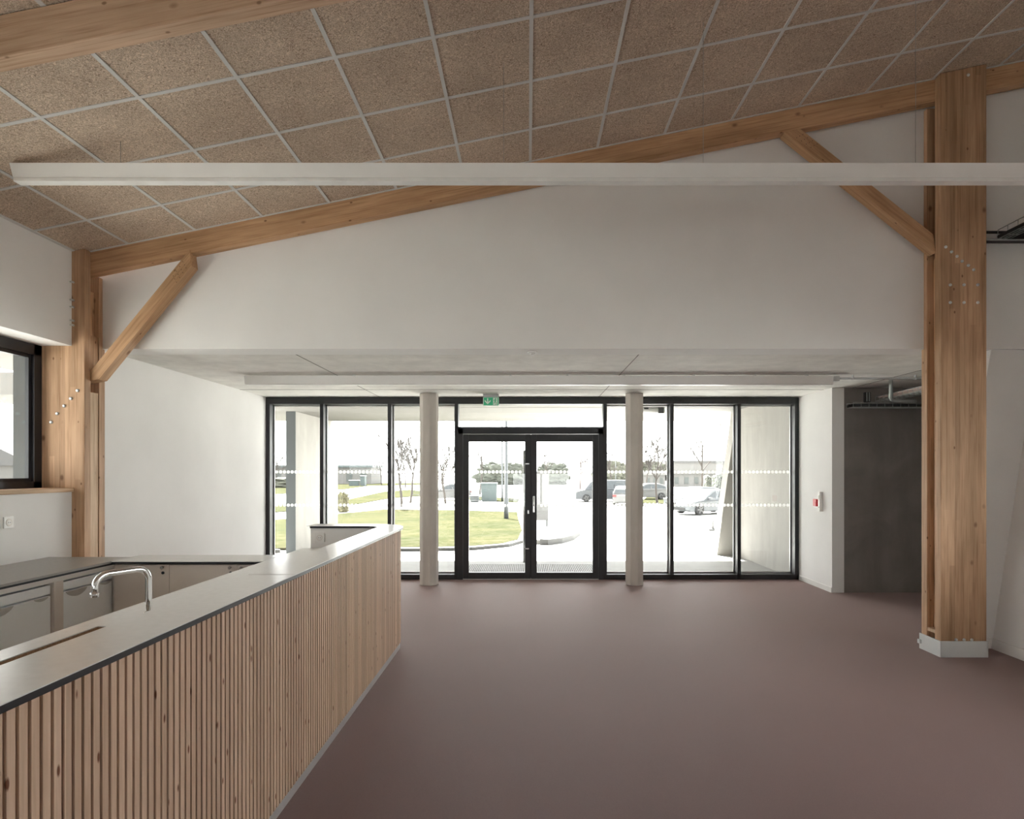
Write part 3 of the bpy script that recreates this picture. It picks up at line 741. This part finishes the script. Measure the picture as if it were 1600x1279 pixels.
# ------------------------------------------------------------------ kitchen run along the left wall
KX = -3.27
rt = thing('kitchen_worktop', 'grey worktop along the left wall over the two fridges', 'worktop', (-3.6,3,.9))
child(MB().box(XW, KX, .3, 5.04, .884, .90), 'worktop_surface', M['greytop'], rt)
child(MB().box(XW, KX-.0005, .3, 5.0395, .870, .884), 'worktop_edge', M['edge'], rt)
child(MB().box(KX-.035, KX-.015, .3, 4.93, .835, .868), 'front_rail', M['panel'], rt)
for Y in (4.255, 3.60, 2.95, 2.3):
    child(MB().box(XW+.005, KX-.014, Y-.012, Y+.07, 0, .834), 'support_panel', M['carcass'], rt)
ep = child(MB().box(XW+.005, KX-.014, 4.875, 4.93, 0, .834), 'end_panel', M['panel'], rt)
for i in range(12): MB().disc((KX-.0145, 4.905, .12+i*.058), (1,0,0), .008, .001, 8).build('peg_hole', M['darkgap'], ep)
def fridge(y0, y1, label):
    T = thing('fridge', label, 'fridge', (KX-.3,(y0+y1)/2,0), 0, 'white undercounter fridges')
    xf = KX-.03
    child(MB().box(XW+.05, xf-.045, y0, y1, .02, .82), 'fridge_body', M['fridge'], T, .006)
    d = child(MB().box(xf-.04, xf, y0+.002, y1-.002, .05, .745), 'fridge_door', M['fridge'], T, .008)
    child(MB().box(xf-.04, xf-.003, y0+.002, y1-.002, .755, .818), 'control_panel', M['fridge'], T, .005)
    n = 10                                       # curved grip moulding under the top edge of the door
    for (ya, yb, dep) in ((y0+.03, y0+.24, .045), (y1-.15, y1-.03, .02)):
        up_ = [(ya+(yb-ya)*i/n, .742) for i in range(n+1)]
        lo_ = [(ya+(yb-ya)*i/n, .742-dep*math.sin(math.pi*(i/n))**.7) for i in range(n,-1,-1)]
        MB().prism(up_+lo_[1:-1], 'x', xf-.001, xf+.006).build('grip', M['alu'], d)
    return T
fridge(4.335, 4.865, 'white undercounter fridge, further one next to the end panel')
fridge(3.68, 4.235, 'white undercounter fridge at the left edge, nearer one')

# low cabinets closing the kitchen towards the alcove
cw = thing('cabinet_worktop', 'pale worktop over the low cabinets below the alcove wall', 'worktop', (-2.7,4.95,.9))
CY0, CY1 = 4.80, 5.17; CXA, CXB = KX+.004, WX0-.004
child(MB().box(CXA, CXB, CY0, CY1, .894, .90), 'worktop_surface', M['top'], cw)
child(MB().box(CXA, CXB, CY0+.0005, CY1, .878, .894), 'worktop_edge', M['edge'], cw)
sc = F/4.82
splits = [CXA, (264-CX)/sc, (370-CX)/sc, CXB]
names = ['low pale cabinet beside the fridge run', 'low pale cabinet in the middle of the row behind the tap', 'low pale cabinet where the row meets the bar worktop']
for i in range(3):
    a, b = splits[i]+.001, splits[i+1]-.001
    T = thing('low_cabinet', names[i], 'cabinet', ((a+b)/2,CY0+.2,0), 0, 'low cabinets below the alcove wall')
    child(MB().box(a, b, CY0+.045, CY1-.01, 0, .876), 'cabinet_body', M['carcass'], T)
    d = child(MB().box(a+.001, b-.001, CY0+.025, CY0+.043, .08, .868), 'cabinet_door', M['carcass'], T, .0015)
    kx = (b-.05) if i < 2 else (a+.036)
    if i == 2:
        d_ = 0
    kb = MB().tube([(kx,CY0+.026,.847),(kx,CY0+.012,.847),(kx,CY0+.004,.847)], [.006,.007,.012], 12)
    kn = child(kb, 'knob', M['steel'], T)
    lk = child(MB().disc((kx+.002,CY0+.025,.805), (0,-1,0), .011, .006, 14), 'lock', M['edge'], T)

# sockets
def socket(name, c, nrm, label):
    c = Vector(c); n = Vector(nrm); s = Vector((-n.y, n.x, 0)); T = thing(name, label, 'socket', c)
    pl_ = child(MB().obox(c+n*.005, s, n, (0,0,1), .043, .005, .043), 'cover_plate', M['white'], T, .002)
    child(MB().disc(c+n*.010, n, .028, .003, 20), 'socket_ring', M['panel'], T)
    child(MB().disc(c+n*.0132, n, .018, .001, 20), 'socket_well', M['white'], T)
    child(MB().disc(c+n*.0143+s*.008, n, .003, .001, 8).disc(c+n*.0143-s*.008, n, .003, .001, 8), 'socket_holes', M['edge'], T)
    return T
Ys = F*-XW/(CX-12); socket('wall_socket', (XW, Ys, EYE-(816-HY)*Ys/F), (1,0,0), 'white wall socket on the left wall above the grey worktop')
Ys2 = AC[1]+RI+.022; socket('wall_socket', px(500,839.5,Ys2), (0,-1,0), 'white socket on the inner panel at the far end of the bar')
bp = px(506.5,840,Ys2)
T = thing('blank_plate', 'narrow grey trim strip beside the socket on the bar inner panel', 'plate', bp)
child(MB().box(bp.x-.006, bp.x+.006, Ys2-.006, Ys2, bp.z-.035, bp.z+.035), 'strip', M['alu'], T)

# ------------------------------------------------------------------ outside
gm = MB(); Ys_ = [-14, 9.26, 12, 16, 20, 24, 28, 34, 60, 120, 420]; 
v = []; 
for Yv in Ys_:
    z = gz(Yv)-.02
    v += [(-400,Yv,z),(400,Yv,z)]
gm.add(v, [(2*i,2*i+1,2*i+3,2*i+2) for i in range(len(Ys_)-1)])
struct(gm.build('ground', M['paving']))
struct(MB().box(-6.0, 5.5, 9.27, 12.0, -.06, -.004).build('porch_floor', M['porch']))
mat_ = thing('door_mat_grating', 'steel foot grating set in the porch floor outside the door', 'grating', (0,9.8,0))
gr = MB(); gx0, gx1, gy0, gy1 = -1.0, 1.1, 9.75, 10.6
for i in range(70): X = gx0+(gx1-gx0)*i/69; gr.box(X-.005, X+.005, gy0, gy1, -.003, .005)
for i in range(14): Yv = gy0+(gy1-gy0)*i/13; gr.box(gx0, gx1, Yv-.005, Yv+.005, -.003, .004)
child(gr, 'grating_bars', M['metalgrate'], mat_)
# canopy and concrete walls
can = struct(MB().box(-9.0, 9.0, 9.33, 14.1, 2.78, 3.12).build('canopy', M['concsoff']))
MB().box(-9.0, 9.0, 11.2, 11.212, 2.777, 2.781).build('shutter_joint', M['concdark'], can)
MB().box(-9.0, 9.0, 14.1, 14.13, 2.77, 3.16).build('canopy_edge', M['alu'], can)
struct(MB().box(4.0, 4.4, 9.28, 11.77, -.1, 2.779).build('wall_porch', M['concext']))
struct(MB().prism([(3.62,-.1),(4.6,-.1),(4.6,2.779),(3.62+.143*2.78,2.779)], 'y', 11.772, 12.1).build('wall_leaning', M['concext']))
struct(MB().box(-4.72, -4.535, 11.95, 14.6, -.4, 2.779).build('wall_pier', M['concext']))
struct(MB().box(-4.72, -4.537, 11.93, 11.949, -.1, 2.779).build('wall_pier_shade', M['concpier']))  # shade of the pier front put in as a darker sheet
# eaves and fin outside the left window
struct(MB().box(-5.9, -4.3, YB-2, 9.3, 2.76, 3.0).build('eaves', M['concext']))
struct(MB().box(-4.73, -4.31, 5.62, 5.85, -.1, 2.76).build('wall_fin', M['concpier']))
struct(MB().box(-4.3, 9.0, YB-.2, 9.32, 5.9, 6.1).build('roof', M['rooftile']))
struct(MB().box(-4.32, 9.0, 9.1, 9.3, 3.02, 5.9).build('wall_upper_facade', M['concext']))

# porch lamps
def lampbar(x0, x1, y, Y, label, name='porch_light'):
    a, b = px(x0,y,Y), px(x1,y,Y); T = thing(name, label, 'light', ((a.x+b.x)/2,Y,2.78))
    child(MB().tube([(a.x,Y,a.z),(b.x,Y,b.z)], .055, 14), 'lamp_tube', M['diff'], T)
    child(MB().box(b.x-.12, b.x-.02, Y-.06, Y+.06, a.z-.05, 2.78), 'mount', M['galv'], T)
    child(MB().box(a.x+.02, a.x+.1, Y-.05, Y+.05, a.z, 2.78), 'mount', M['galv'], T)
lampbar(1004, 1038, 641.5, 11.2, 'white tube lamp under the canopy behind the right column')
q = px(1200,643,10.4); T = thing('flood_light', 'grey flood light fixed near the top of the porch concrete wall', 'light', q)
child(MB().obox((q.x,10.4,q.z), (1,0,.1), (0,1,0), (-.1,0,1), .075, .07, .045), 'lamp_head', M['galv'], T, .008)
child(MB().tube([(q.x+.05,10.4,q.z),(q.x+.07,10.4,2.78)], .02, 8), 'bracket', M['galv'], T)
child(MB().prism([(q.x-.07,q.z-.03),(q.x-.02,q.z-.03),(q.x-.05,q.z-.075)], 'y', 10.36, 10.44), 'visor', M['galv'], T)

# lawns, paths and kerbs: slabs that follow the ground
def patch(name, poly, mat, h, label, cat, kind=None, dz=0):
    P = [G(x, y) for x, y in poly]; n = len(P)
    # subdivide so that the slab follows the slope
    Q = []
    for i in range(n):
        a, b = P[i], P[(i+1)%n]; m = max(1, int((b-a).length/3))
        for j in range(m):
            p = a.lerp(b, j/m); Q.append(Vector((p.x,p.y,gz(p.y))))
    tri = tessellate_polygon([[Vector((p.x,p.y,0)) for p in Q]]); N = len(Q); m = MB()
    v = [(p.x,p.y,p.z+h) for p in Q]+[(p.x,p.y,p.z-.05) for p in Q]
    fs = []
    for a, b, c_ in tri:
        if (Q[b]-Q[a]).cross(Q[c_]-Q[a]).z < 0: b, c_ = c_, b
        fs.append((a,b,c_))
    m.add(v, fs); area = sum(Q[i].x*Q[(i+1)%N].y-Q[(i+1)%N].x*Q[i].y for i in range(N))
    sd_ = [(i+N,(i+1)%N+N,(i+1)%N,i) for i in range(N)]
    m.add([], []); m.f += [q if area > 0 else q[::-1] for q in sd_]; m.sm += [False]*N
    o = m.build(name, mat, None, recalc=False)
    return tag(o, label, cat, None, kind)
patch('lawn', [(330,872),(420,858),(560,857),(665,856),(735,855),(790,850),(812,843),(816,830),(808,800),(700,797),(600,796),(529,803),(430,812),(330,822)], M['grass'], .03, 'grass lawn nearest the building, left of the door', 'lawn', 'structure')
patch('lawn', [(529,792),(560,787),(610,778),(665,774),(735,780),(808,785),(812,779),(735,775),(690,771),(640,765),(600,768),(545,780),(430,788),(330,795),(330,806),(430,800)], M['grass'], .03, 'grass strip between the two pale paths', 'lawn', 'structure')
patch('lawn', [(330,776),(430,772),(540,764),(575,759),(660,757),(660,754),(330,757)], M['grass'], .03, 'far grass strip before the blue grey shed', 'lawn', 'structure')
patch('lawn', [(1000,786),(1060,787),(1130,779),(1220,781),(1220,772),(1060,772),(1010,777)], M['grass'], .03, 'grass verge among the parked cars', 'lawn', 'structure')
def kerb(pts, wd, h, name, label):
    P = [G(x, y) for x, y in pts]; m = MB()
    L = []; R = []
    for i, p in enumerate(P):
        d = (P[min(i+1,len(P)-1)]-P[max(i-1,0)]); d.z = 0; d.normalize(); s = Vector((-d.y,d.x,0))*wd/2
        L.append(Vector((p.x+s.x,p.y+s.y,gz(p.y)))); R.append(Vector((p.x-s.x,p.y-s.y,gz(p.y))))
    v = []
    for a, b in zip(L, R): v += [a-Vector((0,0,.05)), b-Vector((0,0,.05)), b+Vector((0,0,h)), a+Vector((0,0,h))]
    f = []
    for i in range(len(P)-1):
        for k in range(4): f.append((i*4+k, i*4+(k+1)%4, (i+1)*4+(k+1)%4, (i+1)*4+k))
    f += [(3,2,1,0), tuple(len(v)-4+k for k in range(4))]
    return tag(m.add(v, f).build(name, M['kerb']), label, 'kerb')
kerb([(330,876),(400,863.5),(436,861.5)], .16, .05, 'kerb', 'short kerb edging the lawn in the leftmost glass pane')
kerb([(532,860),(560,859.5),(665,859),(735,857.5),(790,852.5),(814,846),(819,832)], .16, .05, 'kerb', 'curved kerb edging the nearest lawn')
kerb([(880,800),(888,809),(896,819),(901,828),(900,835),(890,842),(872,847),(850,850)], .22, .12, 'kerb', 'curved kerb of the pavement seen through the right door leaf')
patch('pavement', [(845,849),(870,846),(888,841),(898,834),(899,828),(894,819),(886,809),(878,800),(822,798),(822,849)], M['path'], .09, 'raised pale pavement bounded by the curved kerb', 'pavement', 'structure')

# totem board by the pavement
tb = G(845,826); T = thing('notice_board', 'tall white board standing on the pavement behind the right door leaf', 'board', tb)
sb = F/tb.y
child(MB().box(tb.x-14/sb, tb.x+12/sb, tb.y-.04, tb.y+.04, tb.z+.3, tb.z+90/sb), 'board_panel', M['carwhite'], T, .01)
child(MB().box(tb.x-13/sb, tb.x-10/sb, tb.y-.03, tb.y+.03, tb.z-.1, tb.z+.32), 'leg', M['galv'], T)
child(MB().box(tb.x+8/sb, tb.x+11/sb, tb.y-.03, tb.y+.03, tb.z-.1, tb.z+.32), 'leg', M['galv'], T)

# bicycle hoops
hoops = [(858+ i*10.5, 791) for i in range(4)]
for i, (x, y) in enumerate(hoops):
    p = G(x, y); T = MB()
    T.tube([(p.x,p.y,p.z-.05),(p.x,p.y,p.z+.35),(p.x+.05,p.y,p.z+.42),(p.x+.22,p.y,p.z+.42),(p.x+.27,p.y,p.z+.35),(p.x+.27,p.y,p.z-.05)], .03, 8)
    o = T.build('cycle_hoop', M['galv']); tag(o, 'low grey metal hoop in the row across the car park, behind the board', 'hoop', 'low hoops in the car park')
for i in range(4):
    p = G(1009+i*6.3, 791); T = MB().tube([(p.x,p.y,p.z-.05),(p.x,p.y,p.z+.22),(p.x,p.y,p.z+.26)], [.09,.08,.03], 10)
    tag(T.build('bollard', M['galv']), 'short grey bollard in the row right of the right column', 'bollard', 'short bollards by the verge')
# lamp posts
def lamppost(x, y, ytop, r, label, arm):
    p = G(x, y); s = F/p.y; h = (y-ytop)/s
    T = thing('street_lamp', label, 'lamp post', p)
    child(MB().tube([p-Vector((0,0,.1)),p+Vector((0,0,1.1)),p+Vector((0,0,1.12)),p+Vector((0,0,h))], [r*1.35,r*1.35,r,r*.75], 12), 'pole', M['galv'], T)
    a = p+Vector((0,0,h)); b = a+Vector((arm,0,.05))
    child(MB().tube([a-Vector((0,0,.02)),b], r*.5, 8), 'arm', M['galv'], T)
    child(MB().obox(b+Vector((arm*.2,0,0)), (1,0,0), (0,1,0), (0,0,1), .28, .12, .05), 'lamp_head', M['galv'], T, .02)
lamppost(791, 811, 622, .09, 'nearer grey street lamp pole on the lawn behind the left door leaf', -.7)
lamppost(784.7, 783, 630, .07, 'farther thin street lamp pole just left of the nearer one', .7)
lamppost(573.5, 753, 688, .10, 'thin distant street lamp pole beyond the blue grey shed', .5)
lamppost(962, 760, 650, .06, 'thin distant street lamp pole left of the right column', -.5)

# bare trees
def tree(x, y, ytop, label, seed, mat='bark', spread=.55, lean_=0, tw=1.0, levels=4):
    rnd = random.Random(seed); p = G(x, y); s = F/p.y; H = (y-ytop)/s
    m = MB()
    def grow(a, d, L, r, lev):
        n = 4; pts = [a]; rs = [r]; q = a.copy(); dd = d.copy()
        for i in range(n):
            dd = (dd+Vector((rnd.uniform(-.14,.14),rnd.uniform(-.14,.14),rnd.uniform(-.03,.09)))).normalized()
            q = q+dd*L/n; pts.append(q.copy()); rs.append(max(.02, r*(1-.5*(i+1)/n)))
        m.tube(pts, rs, 5 if lev else 8, cap=False)
        if lev >= levels-1: return
        k = (7 if lev == 0 else 5)
        for i in range(k):
            t_ = rnd.uniform(.3 if lev else .38, 1.0); j = min(n-1, int(t_*n)); o = pts[j].lerp(pts[j+1], t_*n-j)
            ang = rnd.uniform(0, 2*math.pi); e = Vector((math.cos(ang),math.sin(ang),rnd.uniform(.25,.9)))
            nd = (dd*(1-spread)+e.normalized()*spread).normalized()
            grow(o, nd, L*rnd.uniform(.38,.56)*tw, max(.022, r*.42), lev+1)
    grow(p-Vector((0,0,.08)), Vector((lean_,0,1)).normalized(), H*.74, .013*H+.04, 0)
    return tag(m.build('bare_tree', M[mat]), label, 'tree', 'bare young trees outside')
tree(628, 791, 684, 'bare young tree left of the left column, on the path edge', 1, lean_=.02)
tree(641, 785, 696, 'bare young tree touching the left edge of the left column', 2)
tree(634, 762, 705, 'far bare tree between the two young trees left of the left column', 3)
tree(696, 786, 700, 'bare tree between the left column and the door frame', 4)
tree(596, 757, 700, 'faint far bare tree behind the shed roof end', 12)
tree(750, 772, 702, 'thin bare tree behind the left door leaf', 5, spread=.35, tw=.7)
tree(906, 764, 700, 'bare reddish spreading tree behind the right door leaf', 6, 'barkred', .72)
tree(857, 758, 702, 'far bare tree behind the white board', 7, spread=.6)
tree(1027, 786, 690, 'bare tree just right of the right column, before the white car', 8)
tree(1010, 766, 695, 'far bare tree touching the right column', 9)
tree(1096, 768, 668, 'bare tree with a leaning leader behind the silver cars', 10, lean_=.05)
tree(955, 766, 705, 'far bare tree above the dark grey van', 11)
tree(720, 766, 706, 'faint far bare tree just left of the door', 13)
tree(432, 760, 708, 'faint far bare tree beside the left edge of the glazing', 14)

# shrubs and hedges
def blob(name, x0, x1, y, ytop, depth, mat, label, cat, seed):
    rnd = random.Random(seed); a, b = G(x0, y), G(x1, y); s = F/a.y; H = (y-ytop)/s
    bm = bmesh.new(); bmesh.ops.create_icosphere(bm, subdivisions=5, radius=1)
    from mathutils import noise
    for v in bm.verts:
        n = noise.fractal(v.co*3.1+Vector((seed*7.1,0,0)), .9, 2.1, 5); q = noise.noise(v.co*9+Vector((seed,3,0)))
        k = 1+.28*n+.10*q
        co = Vector((math.copysign(abs(v.co.x)**.6, v.co.x)*k, math.copysign(abs(v.co.y)**.7, v.co.y)*k, math.copysign(abs(v.co.z)**.7, v.co.z)*k))
        v.co = Vector(((a.x+b.x)/2+co.x*(b.x-a.x)/2, a.y+depth/2+co.y*depth/2, max(a.z-.1, a.z+H*.45+co.z*H*.5)))
    me = bpy.data.meshes.new(name); bm.to_mesh(me); bm.free(); me.materials.append(M[mat])
    o = bpy.data.objects.new(name, me); COL.objects.link(o)
    return tag(o, label, cat)
blob('hedge', 745, 830, 757, 722, 6, 'hedge', 'dense grey green hedge behind the left door leaf', 'hedge', 1)
blob('hedge', 842, 888, 757, 722, 5, 'hedge', 'grey green bush row behind the white board', 'hedge', 2)
blob('hedge', 930, 985, 757, 719, 5, 'hedge2', 'olive bushes above the dark grey van', 'hedge', 3)
blob('hedge', 1003, 1046, 757, 720, 5, 'hedge2', 'olive bushes right of the right column', 'hedge', 4)
blob('shrub', 525, 541, 800, 769, .8, 'shrub', 'low yellowish shrub at the edge of the concrete pier', 'shrub', 5)
blob('hedge', 405, 470, 762, 746, 4, 'hedge2', 'low pale hedge seen in the leftmost glass pane', 'hedge', 6)
blob('hedge', 1120, 1135, 764, 741, 3, 'hedge', 'dark rounded shrub in front of the far white building', 'shrub', 7)
blob('shrub', 1104, 1113, 766, 742, 2, 'hedge', 'dark upright shrub behind the silver cars', 'shrub', 8)

# background buildings
def house(name, x0, x1, y, ytop, depth, mat, label, win_=None, roof=None):
    a, b = G(x0, y), G(x1, y); s = F/a.y; H = (y-ytop)/s
    T = thing(name, label, 'building', a)
    child(MB().box(a.x, b.x, a.y, a.y+depth, a.z-.2, a.z+H), 'wall', M[mat], T)
    child(MB().box(a.x-.4, b.x+.4, a.y-.5, a.y+depth+.3, a.z+H, a.z+H+.45), 'roof', M[roof or 'teal'], T)
    if win_:
        for i in range(win_):
            u = a.x+(b.x-a.x)*(i+.25)/win_; w_ = (b.x-a.x)*.42/win_
            child(MB().box(u, u+w_, a.y-.06, a.y+.02, a.z+.5, a.z+H*.75), 'window', M['bgdark'], T)
    return T
house('shed', 380, 580, 756, 730, 9, 'pale', 'long low shed with a blue grey roof beyond the far lawn', 9)
house('storehouse', 1050, 1128, 760, 740, 8, 'pale', 'low pale building with grey green panels behind the silver cars', 5, 'pale')
house('storehouse', 998, 1039, 760, 742, 8, 'pale', 'low pale building with grey panels behind the white car', 4, 'pale')
house('warehouse', 1040, 1180, 751.5, 722, 14, 'pale', 'larger pale warehouse behind the low buildings', 0, 'rooftile')
# recycling containers and enclosure
def bin_(x0, x1, y, ytop, mat, label, lid=True):
    a, b = G(x0, y), G(x1, y); s = F/a.y; H = (y-ytop)/s; w_ = b.x-a.x
    T = thing('waste_container', label, 'container', ((a.x+b.x)/2,a.y,a.z))
    v = [(a.x+w_*.03,a.y,a.z),(b.x-w_*.03,a.y,a.z),(b.x,a.y-.05,a.z+H*.9),(a.x,a.y-.05,a.z+H*.9)]
    v += [(p[0],p[1]+1.2,p[2]) for p in v]
    child(MB().add(v, [(0,1,2,3),(7,6,5,4),(0,4,5,1),(1,5,6,2),(2,6,7,3),(3,7,4,0)]), 'container_body', M[mat], T)
    child(MB().box(a.x-.05, b.x+.05, a.y-.12, a.y+1.25, a.z+H*.9, a.z+H), 'lid', M[mat], T, .05)
bin_(752, 776, 783, 754, 'teal', 'big blue grey waste container behind the left door leaf')
bin_(735, 747, 784, 774, 'galv', 'low grey waste container left of the big blue grey one')
bin_(545, 560, 759, 750, 'teal', 'small teal container in front of the shed')
bin_(563, 570, 759, 743, 'teal', 'taller narrow teal container in front of the shed')
def fence(x0, x1, y, ytop, n, label):
    a, b = G(x0, y), G(x1, y); s = F/a.y; H = (y-ytop)/s
    T = thing('fence', label, 'fence', a); m = MB()
    for i in range(n+1):
        p = a.lerp(b, i/n); m.box(p.x-.015, p.x+.015, p.y-.015, p.y+.015, p.z-.05, p.z+H)
    child(m, 'fence_bars', M['galv'], T)
    d = (b-a).normalized()
    child(MB().tube([a+Vector((0,0,H)),b+Vector((0,0,H))], .03, 6).tube([a+Vector((0,0,.15)),b+Vector((0,0,.15))], .03, 6), 'fence_rail', M['galv'], T)
fence(735, 752, 784.5, 759, 10, 'metal railing in front of the containers behind the left door leaf')
fence(795, 811, 783, 763, 16, 'metal railing right of the big container')
fence(643, 700, 775, 744, 22, 'pale railing either side of the left column')
fence(1010, 1127, 771, 762, 40, 'low railing along the verge behind the silver cars')

# ------------------------------------------------------------------ parked cars
def car(p, heading, L, W, H, mat, label, style='hatch'):
    T = thing('car' if style != 'van' else 'van', label, 'car' if style != 'van' else 'van', p, heading)
    z0 = .2; belt = H*.60
    if style == 'van':
        body = [(-L/2,z0),(L/2,z0),(L/2,H*.42),(L*.46,H*.50),(L*.34,H*.56),(-L/2,H*.58)]
        cab = [(-L/2,H*.58),(L*.34,H*.56),(L*.22,H*.93),(L*.14,H),(-L*.46,H),(-L/2+.03,H*.95)]
    else:
        body = [(-L/2,z0+.1),(-L/2+.1,z0),(L/2-.12,z0),(L/2,z0+.12),(L/2-.02,H*.40),(L*.42,H*.52),(L*.24,H*.60),(-L*.44,H*.63),(-L/2+.02,H*.56)]
        cab = [(-L*.46,H*.62),(L*.24,H*.60),(L*.06,H*.93),(-L*.03,H),(-L*.26,H*.985),(-L*.40,H*.86)]
    hw = W/2
    def taper(poly, f):
        n = len(poly); v = [(x, -f(x,z), z) for x, z in poly]+[(x, f(x,z), z) for x, z in poly]
        fs = [tuple(range(n)), tuple(range(2*n-1,n-1,-1))]+[(i,(i+1)%n,(i+1)%n+n,i+n) for i in range(n)]
        return MB().add(v, fs)
    fb = lambda x, z: hw*(1-.10*max(0,abs(x)/(L/2)-.72)/.28)
    fc = lambda x, z: hw*.97-(z-belt)*.34 if z > belt else hw*.97
    taper(body, fb).build('car_body', M[mat], T, .05)
    taper(cab, fc).build('cabin', M[mat], T, .03)
    gl = MB(); cx_ = sum(q[0] for q in cab)/len(cab); zc_ = belt+(H-belt)*.52
    side = [(cx_+(x-cx_)*.84, zc_+(z-zc_)*.68) for x, z in cab]
    for sgn in (-1,1):
        m0 = [(x, sgn*(fc(x,z)+.012), z) for x, z in side]; gl.add(m0, [tuple(range(len(m0)))])
    # windscreen and rear screen
    def screen(i, j):
        (xa,za),(xb,zb) = cab[i], cab[j]; n = Vector((zb-za,0,xa-xb)).normalized()
        if n.z < 0: n = -n
        A = Vector((xa,0,za)).lerp(Vector((xb,0,zb)), .10)+n*.015; B = Vector((xa,0,za)).lerp(Vector((xb,0,zb)), .9)+n*.015
        wa, wb = fc(A.x,A.z)*.86, fc(B.x,B.z)*.86
        gl.add([(A.x,-wa,A.z),(A.x,wa,A.z),(B.x,wb,B.z),(B.x,-wb,B.z)], [(0,1,2,3)])
    screen(1,2); screen(5,0) if style != 'van' else screen(5,4)
    gl.build('window_glass', M['carglass'], T)
    for X in ((-L*.08,) if style != 'van' else (-L*.2, L*.08)):
        for sgn in (-1,1):
            MB().box(X-.04, X+.04, sgn*(fc(X,belt)-.1), sgn*(fc(X,belt)+.012), belt, H*.8).build('door_pillar', M[mat], T)
    for X in (-L*.30, L*.31):
        for sgn in (-1,1):
            wv = MB().tube([(X,sgn*(hw-.2),.32),(X,sgn*(hw-.02),.32),(X,sgn*(hw+.005),.32)], [.32,.32,.29], 24)
            wo = wv.build('wheel', M['tyre'], T)
            rm = MB()
            for k in range(5):
                a = k*2*math.pi/5; d = Vector((math.cos(a),0,math.sin(a)))
                rm.obox(Vector((X,sgn*(hw+.012),.32))+d*.11, d, (0,1,0), d.cross(Vector((0,1,0))), .11, .012, .035)
            rm.disc((X,sgn*(hw+.004),.32), (0,sgn,0), .06, .02, 12)
            rm.build('rim', M['rim'], wo)
    for sgn in (-1,1):
        hl_ = MB(); tl = MB()
        hl_.obox((L/2-.09, sgn*hw*.70, H*.44), (1,0,0), (0,1,0), (0,0,1), .10, .20, .06)
        tl.obox((-L/2+.06, sgn*hw*.78, H*.52), (1,0,0), (0,1,0), (0,0,1), .08, .14, .09)
        hl_.build('headlight', M['rim'], T); tl.build('tail_light', M['tail'], T)
    MB().box(L/2-.06, L/2+.015, -hw*.55, hw*.55, z0+.08, z0+.24).build('grille', M['tyre'], T)
    for sgn in (-1,1): MB().obox((L*.15, sgn*(hw+.10), belt+.06), (1,0,0), (0,1,0), (0,0,1), .09, .10, .07).build('wing_mirror', M[mat], T, .03)
    return T
def carpos(x, y): p = G(x, y); return Vector((p.x, p.y, gz(p.y)))
car(carpos(1104,802), math.radians(180+27), 4.3, 1.8, 1.5, 'silver', 'nearest silver hatchback facing left beside the leaning concrete wall')
car(carpos(1086,793), math.radians(180+24), 4.3, 1.8, 1.5, 'silver', 'second silver car parked just behind the nearest silver hatchback')
car(carpos(1009,779.5), math.radians(180), 4.3, 1.75, 1.5, 'carwhite', 'white hatchback seen side on just right of the right column')
car(carpos(941,783), math.radians(180), 4.7, 1.9, 1.85, 'cargrey', 'dark grey people carrier parked left of the right column', 'van')
car(carpos(978,788), math.radians(76), 4.1, 1.75, 1.45, 'carwhite', 'white car with red tail lights partly behind the right column')
car(carpos(698,781), math.radians(200), 4.2, 1.75, 1.5, 'carwhite', 'white car between the left column and the door frame')
# short post by the leaning wall
p = G(1114,828); T = thing('marker_post', 'short white post on a grey base beside the leaning concrete wall', 'post', p)
child(MB().tube([p,p+Vector((0,0,.3)),p+Vector((0,0,.34))], [.05,.05,.02], 12), 'post_shaft', M['carwhite'], T)
child(MB().box(p.x-.16, p.x+.12, p.y-.1, p.y+.1, p.z-.02, p.z+.05), 'base_block', M['kerb'], T, .01)
# far roof seen in the left window
a = Vector((-49, 58, -.95)); T = thing('barn', 'far pale gabled building seen through the left window', 'building', a)
child(MB().box(-60, -47, 58, 70, -1.2, 2.2), 'wall', M['pale'], T)
child(MB().prism([(-60.6,2.2),(-46.4,2.2),(-53.5,5.6)], 'y', 57.6, 70.4), 'roof', M['rooftile'], T)
